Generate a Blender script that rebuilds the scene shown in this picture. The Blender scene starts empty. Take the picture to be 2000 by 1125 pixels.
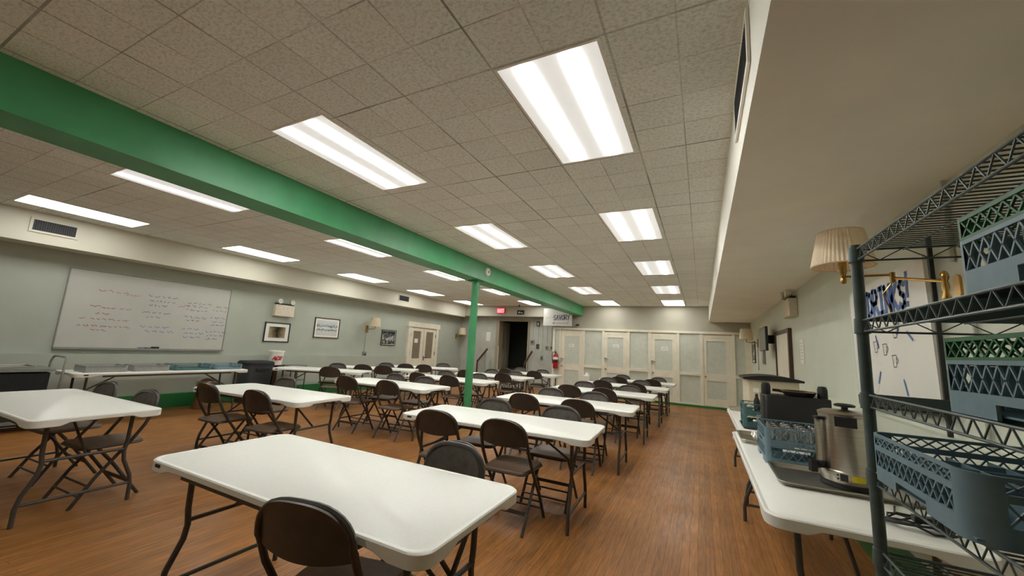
import bpy, math, random
from mathutils import Vector, Matrix
random.seed(7)
SC = bpy.context.scene
COL = SC.collection
PI = math.pi

# ------------------------------------------------------------------ materials
def s2l(c):
    return tuple((x/12.92 if x <= .04045 else ((x+.055)/1.055)**2.4) for x in [v/255 for v in c])

class NT:
    """tiny node-tree helper"""
    def __init__(s, name):
        s.m = bpy.data.materials.new(name); s.m.use_nodes = True
        s.t = s.m.node_tree; s.n = s.t.nodes; s.l = s.t.links
        s.b = s.n['Principled BSDF']; s._co = None
    def new(s, t, **k):
        n = s.n.new(t)
        for a, v in k.items(): setattr(n, a, v)
        return n
    def link(s, a, b): s.l.new(a, b)
    def co(s):
        if s._co is None: s._co = s.new('ShaderNodeTexCoord').outputs['Object']
        return s._co
    def math(s, op, a, b=None, c=None):
        n = s.new('ShaderNodeMath', operation=op)
        for i, v in enumerate((a, b, c)):
            if v is None: continue
            if isinstance(v, (int, float)): n.inputs[i].default_value = v
            else: s.link(v, n.inputs[i])
        return n.outputs[0]
    def noise(s, scale, detail=3, rough=.55, vec=None, stretch=None):
        v = vec or s.co()
        if stretch:
            mp = s.new('ShaderNodeMapping'); mp.inputs['Scale'].default_value = stretch
            s.link(v, mp.inputs['Vector']); v = mp.outputs[0]
        n = s.new('ShaderNodeTexNoise'); n.inputs['Scale'].default_value = scale
        n.inputs['Detail'].default_value = detail; n.inputs['Roughness'].default_value = rough
        s.link(v, n.inputs['Vector']); return n.outputs[0]
    def ramp(s, fac, stops):
        r = s.new('ShaderNodeValToRGB'); e = r.color_ramp.elements
        while len(e) < len(stops): e.new(.5)
        for el, (p, c) in zip(e, stops): el.position = p; el.color = (*c, 1)
        s.link(fac, r.inputs[0]); return r.outputs[0]
    def mix(s, fac, a, b, mode='MIX'):
        n = s.new('ShaderNodeMix', data_type='RGBA', blend_type=mode)
        for k, v in ((0, fac), (6, a), (7, b)):
            if isinstance(v, (int, float)): n.inputs[k].default_value = v
            elif isinstance(v, tuple): n.inputs[k].default_value = (*v, 1)
            else: s.link(v, n.inputs[k])
        return n.outputs[2]
    def bump(s, h, strength=.2, dist=.005):
        b = s.new('ShaderNodeBump'); b.inputs['Strength'].default_value = strength
        b.inputs['Distance'].default_value = dist
        s.link(h, b.inputs['Height']); s.link(b.outputs[0], s.b.inputs['Normal'])
    def set(s, col=None, rough=.5, metal=0, spec=None):
        if col is not None:
            if isinstance(col, tuple): s.b.inputs['Base Color'].default_value = (*col, 1)
            else: s.link(col, s.b.inputs['Base Color'])
        if isinstance(rough, (int, float)): s.b.inputs['Roughness'].default_value = rough
        else: s.link(rough, s.b.inputs['Roughness'])
        s.b.inputs['Metallic'].default_value = metal
        if spec is not None: s.b.inputs['Specular IOR Level'].default_value = spec
        return s.m

def plain(name, rgb, rough=.5, metal=0, var=.12, scale=30, bump=0, spec=None):
    """base colour with gentle noise variation"""
    t = NT(name); c = s2l(rgb)
    n = t.noise(scale, 3)
    col = t.ramp(n, [(.3, tuple(x*(1-var) for x in c)), (.7, tuple(min(1, x*(1+var)) for x in c))])
    if bump: t.bump(t.noise(scale*6, 2), bump, .003)
    return t.set(col, rough, metal, spec)

def floor_mat():
    t = NT('floor_strip_wood')
    mp = t.new('ShaderNodeMapping'); mp.inputs['Rotation'].default_value = (0, 0, PI/2)
    t.link(t.co(), mp.inputs['Vector'])
    def brick(c1, c2):
        b = t.new('ShaderNodeTexBrick'); b.offset = .37; b.offset_frequency = 3
        b.inputs['Scale'].default_value = 1; b.inputs['Brick Width'].default_value = 2.6
        b.inputs['Row Height'].default_value = .054; b.inputs['Mortar Size'].default_value = .0014
        b.inputs['Mortar Smooth'].default_value = .2; b.inputs['Bias'].default_value = 0
        b.inputs['Color1'].default_value = (*c1, 1); b.inputs['Color2'].default_value = (*c2, 1)
        b.inputs['Mortar'].default_value = (.35, .3, .25, 1)
        t.link(mp.outputs[0], b.inputs['Vector']); return b
    b = brick((.80, .79, .78), (1.08, 1.06, 1.04))
    base = t.ramp(t.noise(1.0, 3, .6), [(.3, (.32, .142, .042)), (.7, (.46, .205, .060))])
    grain = t.ramp(t.noise(9, 6, .65, stretch=(7, .5, 1)), [(.28, (.52, .50, .47)), (.68, (1.14, 1.12, 1.1))])
    c = t.mix(1, base, b.outputs['Color'], 'MULTIPLY'); c = t.mix(1, c, grain, 'MULTIPLY')
    r = t.ramp(t.noise(2.2, 4, .6), [(.3, (.33,)*3), (.75, (.5,)*3)])
    t.bump(b.outputs['Fac'], .25, -.001)
    return t.set(c, r, 0, .3)

def ceiling_mat():
    t = NT('ceiling_acoustic_tile')
    sp = t.new('ShaderNodeSeparateXYZ'); t.link(t.co(), sp.inputs[0])
    x = t.math('DIVIDE', t.math('ADD', sp.outputs[0], 1.032), .318)
    y = t.math('DIVIDE', t.math('SUBTRACT', sp.outputs[1], 1.66), .306)
    def line(v, w, per):
        f = t.math('DIVIDE', v, per)
        d = t.math('ABSOLUTE', t.math('SUBTRACT', t.math('FRACT', t.math('ADD', f, .5)), .5))
        return t.math('LESS_THAN', t.math('MULTIPLY', d, per), w)
    fine = t.math('MAXIMUM', line(x, .012, 1), line(y, .012, 1))
    strong = t.math('MAXIMUM', line(x, .020, 2), line(y, .020, 4))
    wear = t.ramp(t.noise(1.6, 3), [(.42, (0,)*3), (.6, (1,)*3)])
    fine = t.math('MULTIPLY', fine, t.math('ADD', t.math('MULTIPLY', wear, .35), .22))
    strong = t.math('MULTIPLY', strong, t.math('ADD', t.math('MULTIPLY', wear, .4), .35))
    ln = t.math('MAXIMUM', fine, strong)
    fl = t.math('FLOOR', x); fy = t.math('FLOOR', y)
    cv = t.new('ShaderNodeCombineXYZ'); t.link(fl, cv.inputs[0]); t.link(fy, cv.inputs[1])
    wn = t.new('ShaderNodeTexWhiteNoise'); t.link(cv.outputs[0], wn.inputs['Vector'])
    tile = t.ramp(wn.outputs['Value'], [(0, (.79, .825, .78)), (1, (.86, .895, .85))])
    fis = t.noise(46, 4, .7, stretch=(1, 1.5, 1))
    sp2 = t.ramp(fis, [(.3, (.72, .71, .69)), (.55, (1.05, 1.05, 1.05))])
    c = t.mix(1, tile, sp2, 'MULTIPLY')
    c = t.mix(ln, c, (.16, .145, .115))
    t.bump(fis, .3, .004)
    return t.set(c, .9, 0, .2)

def lens_mat(name, left, right, base=.25):
    """diffuser lit by two tubes that run along local y at x = -+.135"""
    t = NT(name)
    sp = t.new('ShaderNodeSeparateXYZ'); t.link(t.co(), sp.inputs[0])
    def band(c):
        d = t.math('DIVIDE', t.math('SUBTRACT', sp.outputs[0], c), .032)
        return t.math('POWER', 2.718, t.math('MULTIPLY', t.math('MULTIPLY', d, d), -1))
    ya = t.math('DIVIDE', sp.outputs[1], .585)
    fade = t.math('SUBTRACT', 1, t.math('POWER', t.math('ABSOLUTE', ya), 7), None)
    fade = t.math('MAXIMUM', fade, 0)
    e = t.math('MULTIPLY', t.math('ADD', t.math('MULTIPLY', band(-.135), left), t.math('MULTIPLY', band(.135), right)), fade)
    def soft(c, k):
        d = t.math('DIVIDE', t.math('SUBTRACT', sp.outputs[0], c), .075)
        return t.math('MULTIPLY', t.math('POWER', 2.718, t.math('MULTIPLY', t.math('MULTIPLY', d, d), -1)), k)
    e = t.math('ADD', t.math('ADD', e, base), t.math('ADD', soft(-.135, .012*left*.5), soft(.135, .012*right*.5)))
    t.set((.9, .9, .88), .4)
    t.b.inputs['Emission Color'].default_value = (.955, .96, .93, 1)
    t.link(e, t.b.inputs['Emission Strength'])
    return t.m

def glow(name, rgb, strength):
    t = NT(name); c = s2l(rgb); t.set(c, .4)
    t.b.inputs['Emission Color'].default_value = (*c, 1); t.b.inputs['Emission Strength'].default_value = strength
    return t.m

def steel(name, rgb=(196, 190, 178), rough=.28):
    t = NT(name)
    n = t.noise(6, 3, .5, stretch=(1, 1, 18))
    c = s2l(rgb)
    return t.set(t.ramp(n, [(.3, tuple(x*.85 for x in c)), (.7, c)]), rough, 1)

def art_mat(name, kind):
    t = NT(name); sp = t.new('ShaderNodeSeparateXYZ'); t.link(t.co(), sp.inputs[0])
    h = sp.outputs[2]
    if kind == 'sepia':
        d = t.math('MULTIPLY', t.math('ABSOLUTE', sp.outputs[0]), 3.2)
        n = t.math('ADD', t.math('ADD', d, t.math('MULTIPLY', t.noise(16, 4, .7), .7)), t.math('MULTIPLY', h, -.7))
        c = t.ramp(n, [(.38, (.018, .014, .009)), (.62, (.15, .108, .055)), (.95, (.36, .29, .17))])
    elif kind == 'snow':
        n = t.math('ADD', t.math('MULTIPLY', h, 3.2), t.math('MULTIPLY', t.noise(13, 3, .6), .55))
        c = t.ramp(n, [(0, (.62, .62, .6)), (.12, (.12, .12, .12)), (.2, (.66, .66, .64)), (.36, (.6, .61, .6)), (.42, (.08, .11, .13)), (.5, (.45, .52, .55)), (.7, (.62, .63, .6))])
    else:
        b = t.math('ABSOLUTE', t.math('ADD', h, .04))
        n = t.math('SUBTRACT', t.math('MULTIPLY', t.noise(10, 4, .65), 1.15), t.math('MULTIPLY', b, 1.1))
        c = t.ramp(n, [(.30, (.02, .022, .022)), (.48, (.10, .105, .10)), (.62, (.5, .5, .48))])
    return t.set(c, .25)

M = {}
M['floor'] = floor_mat(); M['ceiling'] = ceiling_mat()
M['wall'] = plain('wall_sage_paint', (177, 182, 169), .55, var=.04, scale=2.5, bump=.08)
M['wall_r'] = plain('wall_sage_lightened', (208, 211, 194), .55, var=.04, scale=2.5, bump=.08)  # wall sage made lighter to offset the shade under the right soffit
M['cream'] = plain('wall_cream_paint', (178, 173, 156), .6, var=.04, scale=2)
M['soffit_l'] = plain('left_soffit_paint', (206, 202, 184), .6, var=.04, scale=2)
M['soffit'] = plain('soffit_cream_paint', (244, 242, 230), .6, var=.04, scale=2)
M['greypaint'] = plain('recess_grey_paint', (182, 184, 174), .6, var=.08, scale=4, bump=.1)
M['green'] = plain('green_gloss_paint', (74, 156, 104), .42, var=.1, scale=3)
M['green_base'] = plain('green_baseboard_paint', (40, 118, 62), .45, var=.1, scale=5)
M['trim'] = plain('cream_trim_paint', (232, 226, 206), .45, var=.05, scale=6)
M['pane'] = plain('frosted_pane', (206, 210, 196), .35, var=.05, scale=9)
M['pane2'] = plain('brown_glass', (135, 124, 104), .3, var=.08, scale=9)
M['white'] = plain('white_moulded_plastic', (236, 236, 228), .38, var=.02, scale=90, bump=.05)
M['white2'] = plain('white_paper', (236, 234, 226), .7, var=.02)
M['groove'] = plain('grey_groove', (168, 170, 160), .5, var=.03)
M['slot'] = plain('dark_slot', (30, 28, 26), .6)
M['leg'] = plain('dark_grey_steel', (72, 69, 64), .42, .0, var=.15)
M['chair'] = plain('brown_enamel', (66, 60, 54), .36, 0, var=.18, scale=12)
M['chair_pad'] = plain('worn_lit_brown', (94, 88, 80), .45, 0, var=.28, scale=16)  # chair enamel greyed by dust and paled as if lit
M['seat'] = plain('brown_seat', (112, 92, 74), .48, 0, var=.2, scale=14)
M['black'] = plain('black_plastic', (30, 30, 29), .45)
M['black2'] = plain('black_textile', (36, 38, 40), .8)
M['darkgrey'] = plain('dark_grey_plastic', (62, 66, 70), .55)
M['rackgreen'] = plain('green_epoxy_wire', (84, 98, 96), .4, .2)
M['blue'] = plain('blue_grey_plastic', (110, 136, 146), .5, var=.06)
M['teal'] = plain('teal_plastic', (74, 112, 112), .5, var=.06)
M['dgreen'] = plain('green_plastic', (32, 96, 52), .5, var=.08)
M['grey'] = plain('grey_plastic', (150, 150, 146), .5)
M['greytop'] = plain('grey_cart_plastic', (120, 122, 116), .5)
M['steel'] = steel('brushed_steel'); M['alu'] = steel('aluminium_pan', (176, 172, 162), .34)
M['brass'] = steel('brass', (198, 158, 92), .2)
M['shade'] = plain('pleated_shade', (250, 234, 208), .8, var=.05)
M['shade2'] = plain('plain_shade', (216, 200, 168), .8, var=.05)
M['wood'] = plain('dark_wood', (70, 44, 30), .45, var=.2, scale=20)
M['darkdoor'] = plain('dark_brown_door', (160, 148, 126), .5, var=.15)
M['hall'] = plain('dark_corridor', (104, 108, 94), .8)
M['red'] = plain('red_enamel', (176, 32, 38), .35)
M['inkred'] = plain('red_ink', (176, 96, 96), .6)
M['inkblue'] = plain('blue_ink', (84, 116, 178), .6)
M['inkdark'] = plain('dark_ink', (92, 94, 104), .6)
M['aced'] = plain('red_print', (190, 26, 48), .5)
M['board'] = plain('whiteboard_enamel', (196, 195, 187), .22, var=.03, scale=3)
M['board_w'] = plain('bright_whiteboard', (236, 233, 224), .25, var=.03, scale=3)
M['frame_alu'] = plain('grey_frame', (150, 150, 142), .4, .3)
M['bone'] = plain('bone_box', (218, 206, 184), .5)
M['lampglass'] = plain('clear_lamp_glass', (226, 222, 208), .15)
M['yellow'] = plain('yellow_label', (226, 202, 40), .5)
M['foil'] = steel('polished_tumbler', (216, 218, 220), .12)
M['tv'] = plain('grey_screen', (96, 98, 92), .3)
M['ext'] = glow('exit_sign_red', (238, 70, 84), .85)
M['extl'] = glow('exit_sign_letters', (255, 170, 170), .95)
M['beige'] = plain('beige_box_plastic', (212, 200, 172), .5, var=.05)
M['lens'] = lens_mat('diffuser_both', 29, 29)
M['lens_r'] = lens_mat('diffuser_right', .3, 22)
M['lens_l'] = lens_mat('diffuser_left', 25, .5)
M['lens_far'] = lens_mat('diffuser_full', 3, 3, 3.6)

# ------------------------------------------------------------------ mesh builder
class MB:
    def __init__(s): s.v = []; s.f = []
    def _add(s, vs, fs):
        b = len(s.v); s.v += [tuple(v) for v in vs]; s.f += [tuple(i+b for i in f) for f in fs]; return s
    def box(s, x0, x1, y0, y1, z0, z1):
        x0, x1 = min(x0, x1), max(x0, x1); y0, y1 = min(y0, y1), max(y0, y1); z0, z1 = min(z0, z1), max(z0, z1)
        return s._add([(x0,y0,z0),(x1,y0,z0),(x1,y1,z0),(x0,y1,z0),(x0,y0,z1),(x1,y0,z1),(x1,y1,z1),(x0,y1,z1)],
                      [(3,2,1,0),(4,5,6,7),(0,1,5,4),(1,2,6,5),(2,3,7,6),(3,0,4,7)])
    def cbox(s, c, d): return s.box(c[0]-d[0]/2, c[0]+d[0]/2, c[1]-d[1]/2, c[1]+d[1]/2, c[2]-d[2]/2, c[2]+d[2]/2)
    def bar(s, a, b, w, h, up=(0,0,1)):
        """rectangular bar from a to b, w across and h along `up`"""
        a, b, up = Vector(a), Vector(b), Vector(up); d = (b-a).normalized()
        if abs(d.dot(up)) > .98: up = Vector((1,0,0))
        r = d.cross(up).normalized()*w/2; u = r.cross(d).normalized()*h/2
        return s._add([a-r-u,a+r-u,a+r+u,a-r+u,b-r-u,b+r-u,b+r+u,b-r+u],
                      [(3,2,1,0),(4,5,6,7),(0,1,5,4),(1,2,6,5),(2,3,7,6),(3,0,4,7)])
    def tube(s, pts, r, n=8, closed=False):
        pts = [Vector(p) for p in pts]; m = len(pts); rings = []; prev = None
        for i, p in enumerate(pts):
            a = pts[(i-1) % m] if (closed or i > 0) else p
            c = pts[(i+1) % m] if (closed or i < m-1) else p
            d = (c-a).normalized()
            if prev is None:
                q = Vector((0,0,1)) if abs(d.z) < .9 else Vector((1,0,0))
                u = d.cross(q).normalized()
            else:
                u = prev - d*prev.dot(d)
                u = u.normalized() if u.length > 1e-6 else d.orthogonal().normalized()
            prev = u; w = d.cross(u)
            rr = r[i] if isinstance(r, (list, tuple)) else r
            rings.append([p + u*math.cos(2*PI*k/n)*rr + w*math.sin(2*PI*k/n)*rr for k in range(n)])
        vs = [v for rg in rings for v in rg]; fs = []
        for i in range(m if closed else m-1):
            j = (i+1) % m
            for k in range(n):
                fs.append((i*n+k, i*n+(k+1)%n, j*n+(k+1)%n, j*n+k))
        if not closed: fs.append(tuple(range(n))[::-1]); fs.append(tuple((m-1)*n+k for k in range(n)))
        return s._add(vs, fs)
    def cyl(s, a, b, r, n=16): return s.tube([a, b], r, n)
    def lathe(s, prof, n=28, c=(0,0,0), ripple=0, nr=0):
        vs = []; fs = []; m = len(prof)
        for k in range(n):
            a = 2*PI*k/n
            for r, z in prof:
                q = r*(1+ripple*(1 if k % 2 else -1)) if ripple else r
                vs.append((c[0]+q*math.cos(a), c[1]+q*math.sin(a), c[2]+z))
        for k in range(n):
            j = (k+1) % n
            for i in range(m-1): fs.append((k*m+i, j*m+i, j*m+i+1, k*m+i+1))
        return s._add(vs, fs)
    def prism(s, out, z0, z1, inset=0, ch=0):
        """outline (x,y) list extruded in z, optional chamfer ch on the top edge"""
        n = len(out); cx = sum(p[0] for p in out)/n; cy = sum(p[1] for p in out)/n
        def ring(z, d):
            r = []
            for x, y in out:
                L = math.hypot(x-cx, y-cy) or 1
                r.append((x-(x-cx)/L*d, y-(y-cy)/L*d, z))
            return r
        rings = [ring(z0, 0)] + ([ring(z1-ch, 0), ring(z1, ch)] if ch else [ring(z1, 0)])
        vs = [v for r in rings for v in r]; fs = [tuple(range(n))[::-1]]
        for i in range(len(rings)-1):
            for k in range(n): fs.append((i*n+k, i*n+(k+1)%n, (i+1)*n+(k+1)%n, (i+1)*n+k))
        fs.append(tuple((len(rings)-1)*n+k for k in range(n)))
        return s._add(vs, fs)
    def xf(s, m):
        s.v = [tuple(m @ Vector(v)) for v in s.v]; return s
    def build(s, name, mat, parent=None, loc=(0,0,0), rot=(0,0,0), smooth=35):
        me = bpy.data.meshes.new(name); me.from_pydata(s.v, [], s.f); me.materials.append(M[mat] if isinstance(mat, str) else mat)
        me.validate()
        if smooth:
            for p in me.polygons: p.use_smooth = True
            me.set_sharp_from_angle(angle=math.radians(smooth))
        o = bpy.data.objects.new(name, me); COL.objects.link(o)
        o.location = loc; o.rotation_euler = rot
        if parent: o.parent = parent
        return o

def rrect(w, d, r, n=6, c=(0,0)):
    pts = []
    for sx, sy, a0 in ((1,1,0), (-1,1,PI/2), (-1,-1,PI), (1,-1,3*PI/2)):
        for i in range(n+1):
            a = a0 + PI/2*i/n
            pts.append((c[0]+sx*(w/2-r)+r*math.cos(a), c[1]+sy*(d/2-r)+r*math.sin(a)))
    return pts

def tag(o, label, cat, group=None, kind=None):
    if label: o['label'] = label
    if cat: o['category'] = cat
    if group: o['group'] = group
    if kind: o['kind'] = kind
    return o
def thing(name, label, cat, loc=(0,0,0), rz=0, group=None):
    o = bpy.data.objects.new(name, None); COL.objects.link(o); o.empty_display_size = .1
    o.location = loc; o.rotation_euler = (0,0,rz); return tag(o, label, cat, group)
def struct(mb, name, mat, parent=None, **k):
    o = mb.build(name, mat, parent, **k)
    if not parent: o['kind'] = 'structure'
    return o
def kids(o): return [c for c in COL.objects if c.parent == o]
def dup(root, loc, rz, label, group=None):
    def cp(o, par):
        c = o.copy(); COL.objects.link(c)
        if par: c.parent = par
        for ch in kids(o): cp(ch, c)
        return c
    r = cp(root, None); r.location = loc; r.rotation_euler = (0,0,rz); r['label'] = label
    if group: r['group'] = group
    return r
def stroke(mb, pts, w, t=.0012):
    """ribbon drawn in the x,z plane (y = 0 is the surface, towards -y is the viewer)"""
    for a, b in zip(pts, pts[1:]):
        d = Vector((b[0]-a[0], b[1]-a[1])); L = d.length or 1e-6; e = d/L*w*.35; nrm = Vector((-d.y, d.x))/L*w/2
        q = [(a[0]-e.x+nrm.x, a[1]-e.y+nrm.y), (a[0]-e.x-nrm.x, a[1]-e.y-nrm.y), (b[0]+e.x-nrm.x, b[1]+e.y-nrm.y), (b[0]+e.x+nrm.x, b[1]+e.y+nrm.y)]
        mb._add([(x, -t, z) for x, z in q], [(0, 1, 2, 3)])
FONT = {'A': [[(0,0),(.5,1),(1,0)],[(.2,.4),(.8,.4)]], 'C': [[(1,.85),(.6,1),(.15,.8),(0,.5),(.15,.2),(.6,0),(1,.15)]],
 'D': [[(0,0),(0,1),(.6,.9),(1,.55),(.8,.15),(0,0)]], 'E': [[(1,1),(0,1),(0,0),(1,0)],[(0,.5),(.8,.5)]], 'I': [[(.5,0),(.5,1)],[(.1,1),(.9,1)],[(.1,0),(.9,0)]],
 'K': [[(0,0),(0,1)],[(1,1),(0,.45),(1,0)]], 'N': [[(0,0),(0,1),(1,0),(1,1)]], 'O': [[(.5,1),(.1,.8),(0,.5),(.1,.2),(.5,0),(.9,.2),(1,.5),(.9,.8),(.5,1)]],
 'R': [[(0,0),(0,1),(.8,.95),(.9,.7),(.7,.5),(0,.45)],[(.4,.45),(1,0)]], 'S': [[(.95,.85),(.5,1),(.1,.8),(.3,.55),(.8,.42),(.9,.15),(.5,0),(.05,.15)]],
 'V': [[(0,1),(.5,0),(1,1)]], 'X': [[(0,0),(1,1)],[(0,1),(1,0)]], 'T': [[(.5,0),(.5,1)],[(0,1),(1,1)]], 'Y': [[(0,1),(.5,.5),(1,1)],[(.5,.5),(.4,0)]]}
def write(mb, word, x, z, w, h, gap, lw, rise=0):
    for i, ch in enumerate(word):
        for st in FONT[ch]: stroke(mb, [(x+i*(w+gap)+p[0]*w, z+rise*i+p[1]*h) for p in st], lw)
def scribble(mb, x, z, L, h, lw):
    """one line of handwriting too small to read"""
    px = x; pts = []
    while px < x+L:
        k = random.randint(3, 7)
        for _ in range(k):
            pts.append((px, z+random.uniform(0, h))); px += h*.42
        stroke(mb, pts, lw); pts = []; px += h*.55

# ------------------------------------------------------------------ camera
cam = bpy.data.cameras.new('camera'); co = bpy.data.objects.new('camera', cam); COL.objects.link(co); SC.camera = co
cam.sensor_width = 36; cam.lens = 748.96/2000*36; cam.clip_start = .02
yaw, pit, rol = math.radians(26.526), math.radians(8.804), math.radians(3.183)
fwd = Vector((-math.sin(yaw)*math.cos(pit), math.cos(yaw)*math.cos(pit), math.sin(pit)))
rt = Vector((math.cos(yaw), math.sin(yaw), 0)); up = rt.cross(fwd)
R_ = rt*math.cos(rol)+up*math.sin(rol); U_ = -rt*math.sin(rol)+up*math.cos(rol)
mw = Matrix((( R_.x, U_.x, -fwd.x), (R_.y, U_.y, -fwd.y), (R_.z, U_.z, -fwd.z))).to_4x4()
co.matrix_world = Matrix.Translation((0, 0, 1.42)) @ mw

# ------------------------------------------------------------------ room shell
CH = 2.96                     # ceiling height
XL, XR, YB, YF = -8.85, 1.26, 12.85, -2.4
struct(MB().box(XL-.3, XR+.3, YF-.2, 13.4, -.12, 0), 'floor', 'floor')
struct(MB().box(XL-.3, XR+.3, YF-.2, 13.5, CH, CH+.15), 'ceiling', 'ceiling')
struct(MB().box(XL-.2, XL, YF, 13.5, 0, CH), 'wall_left', 'wall')
struct(MB().box(XR, XR+.2, YF, 13.0, 0, CH), 'wall_right', 'wall_r')
struct(MB().box(XL-.2, XR+.2, YF-.2, YF, 0, CH), 'wall_front', 'wall')
wb = MB()
wb.box(-4.67, XR, 12.86, 13.0, 2.2, CH)          # plaster over the partition
wb.box(XL, -4.67, 12.85, 13.30, 2.57, CH)        # header over the recess
struct(wb, 'wall_back', 'cream')
wr = MB()
wr.box(XL, -7.2, 13.30, 13.5, 0, 2.57); wr.box(-5.8, -4.5, 13.30, 13.5, 0, 2.57); wr.box(-7.2, -5.8, 13.30, 13.5, 2.49, 2.57)
wr.box(-4.66, -4.52, 12.9, 13.30, 0, 2.57)
struct(wr, 'wall_recess', 'greypaint')
hl = MB(); hl.box(-8.2, -5.0, 16.5, 16.6, 0, 3); hl.box(-8.3, -8.2, 13.5, 16.6, 0, 3); hl.box(-5.0, -4.9, 13.5, 16.6, 0, 3)
hl.box(-8.2, -5.0, 13.5, 16.6, .45, .55); hl.box(-8.2, -5.0, 13.5, 16.6, 2.9, 3)
struct(hl, 'wall_corridor', 'hall')
st = MB()
for i in range(3): st.box(-7.4, -5.72, 13.30-.28*(3-i), 13.30-.28*(2-i), 0, .18*(i+1))
st.box(-7.2, -5.8, 13.30, 13.5, 0, .55)
struct(st, 'floor_steps', 'greypaint')
# lower wall thickening with its ledge, soffits, beam, column
struct(MB().box(XL, XL+.07, YF, 10.05, .24, .95).box(XL, XL+.07, 11.70, 13.3, .24, .95), 'trim_1', 'wall')
struct(MB().box(XR-.07, XR, YF, 12.6, .24, 1.06), 'trim_2', 'wall_r')
struct(MB().box(XL, XL+.16, YF, 10.05, 0, .25), 'baseboard_left', 'green_base')
struct(MB().box(XR-.14, XR, YF, 12.6, 0, .25), 'baseboard_right', 'green_base')
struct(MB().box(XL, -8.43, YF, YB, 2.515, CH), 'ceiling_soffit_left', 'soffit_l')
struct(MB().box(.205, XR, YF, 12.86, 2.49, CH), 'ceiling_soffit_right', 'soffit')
struct(MB().box(-3.98, -3.64, YF, 12.82, 2.625, CH), 'beam', 'green')
cl = MB(); cl.cyl((-3.81, 6.09, 0), (-3.81, 6.09, 2.63), .07, 28)
cl.box(-3.93, -3.69, 5.97, 6.21, 0, .02).box(-3.92, -3.70, 5.98, 6.20, 2.605, 2.627)
struct(cl, 'column', 'green')

# ------------------------------------------------------------------ partition with doors across the back
Y0 = 12.80
pf = MB()
posts = [(-4.67,-4.59), (-4.43,-4.37), (-3.61,-3.53), (-2.95,-2.87), (-2.15,-2.07), (-1.51,-1.42), (-.69,-.61), (-.06,.03), (.77,.85), (1.10,1.20), (1.20,1.26)]
for a, b in posts: pf.box(a, b, Y0-.03, Y0+.06, 0, 2.2)
pf.box(-4.67, 1.26, Y0-.04, Y0+.06, 2.13, 2.2)
rails = [(-4.59,-4.43), (-3.53,-2.95), (-2.07,-1.51), (-.61,-.06), (.85,1.10)]
for a, b in rails: pf.box(a, b, Y0-.035, Y0+.06, .90, .985).box(a, b, Y0-.02, Y0+.06, .06, .11)
for a, b in ((-4.37,-3.61), (-2.87,-2.15), (-1.42,-.69), (.03,.77)): pf.box(a, b, Y0-.02, Y0+.06, 2.02, 2.09)
pf.box(-4.6, 1.2, Y0+.045, Y0+.06, 2.0, 2.2)
struct(pf, 'partition_frame', 'trim')
struct(MB().box(-4.55, 1.26, Y0-.05, Y0+.07, 0, .06), 'baseboard_back', 'green_base')
for i, (a, b) in enumerate(rails):
    struct(MB().box(a, b, Y0+.01, Y0+.03, .11, .9).box(a, b, Y0+.01, Y0+.03, .985, 2.13), 'window_%d' % (i+1), 'pane')
for i, (a, b, gl, gr, lever) in enumerate(((-4.37,-3.61,-4.23,-3.72,1), (-2.87,-2.15,-2.78,-2.27,1), (-1.42,-.69,-1.31,-.81,1), (.03,.77,.12,.62,0))):
    m = MB(); top = 2.02
    m.box(a, gl, Y0-.015, Y0+.03, .065, top).box(gr, b, Y0-.015, Y0+.03, .065, top)
    m.box(gl, gr, Y0-.015, Y0+.03, 1.92, top).box(gl, gr, Y0-.015, Y0+.03, .78, .98).box(gl, gr, Y0-.015, Y0+.03, .065, .27)
    d = struct(m, 'door_%d' % (i+1), 'trim')
    MB().box(gl-.01, gr+.01, Y0, Y0+.015, .27, .78).box(gl-.01, gr+.01, Y0, Y0+.015, .98, 1.92).build('glass_panel', 'pane', d)
    if lever:
        h = MB(); zx = 1.14 if i == 0 else 1.24
        h.cyl((a+.06, Y0-.015, zx), (a+.06, Y0-.06, zx), .018, 12); h.bar((a+.0, Y0-.06, zx+.015), (a+.12, Y0-.06, zx-.02), .02, .025)
        h.bar((a+.02, Y0-.055, zx), (a+.05, Y0-.05, zx-.09), .014, .02)
        h.build('lock_lever', 'frame_alu', d)
    MB().lathe([(0,0), (.02,.0), (.028,.02), (.02,.045), (0,.05)], 14).xf(Matrix.Rotation(PI/2, 4, 'X')).build('door_knob', 'brass' if i == 3 else 'frame_alu', d, (a+.05, Y0-.015, .9))
    for z in (.25, 1.05, 1.72): MB().cyl((b+.01, Y0-.025, z), (b+.01, Y0-.025, z+.1), .012, 8).build('hinge', 'trim', d)
for n, (x, z, word) in enumerate(((-4.0, 1.60, 'left'), (-2.5, 1.65, 'second'), (-1.03, 1.64, 'third'))):
    p = MB().box(x-.10, x+.10, Y0-.004, Y0-.001, z-.055, z+.055).build('paper_sign', 'white2')
    tag(p, 'small white paper sign taped inside the glass of the %s partition door' % ('leftmost' if n == 0 else word), 'sign', 'paper signs on the partition doors')
    ink = MB(); scribble(ink, -.06, -.02, .11, .045, .007); ink.build('writing', 'inkdark', p, (x, Y0-.004, z))

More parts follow.
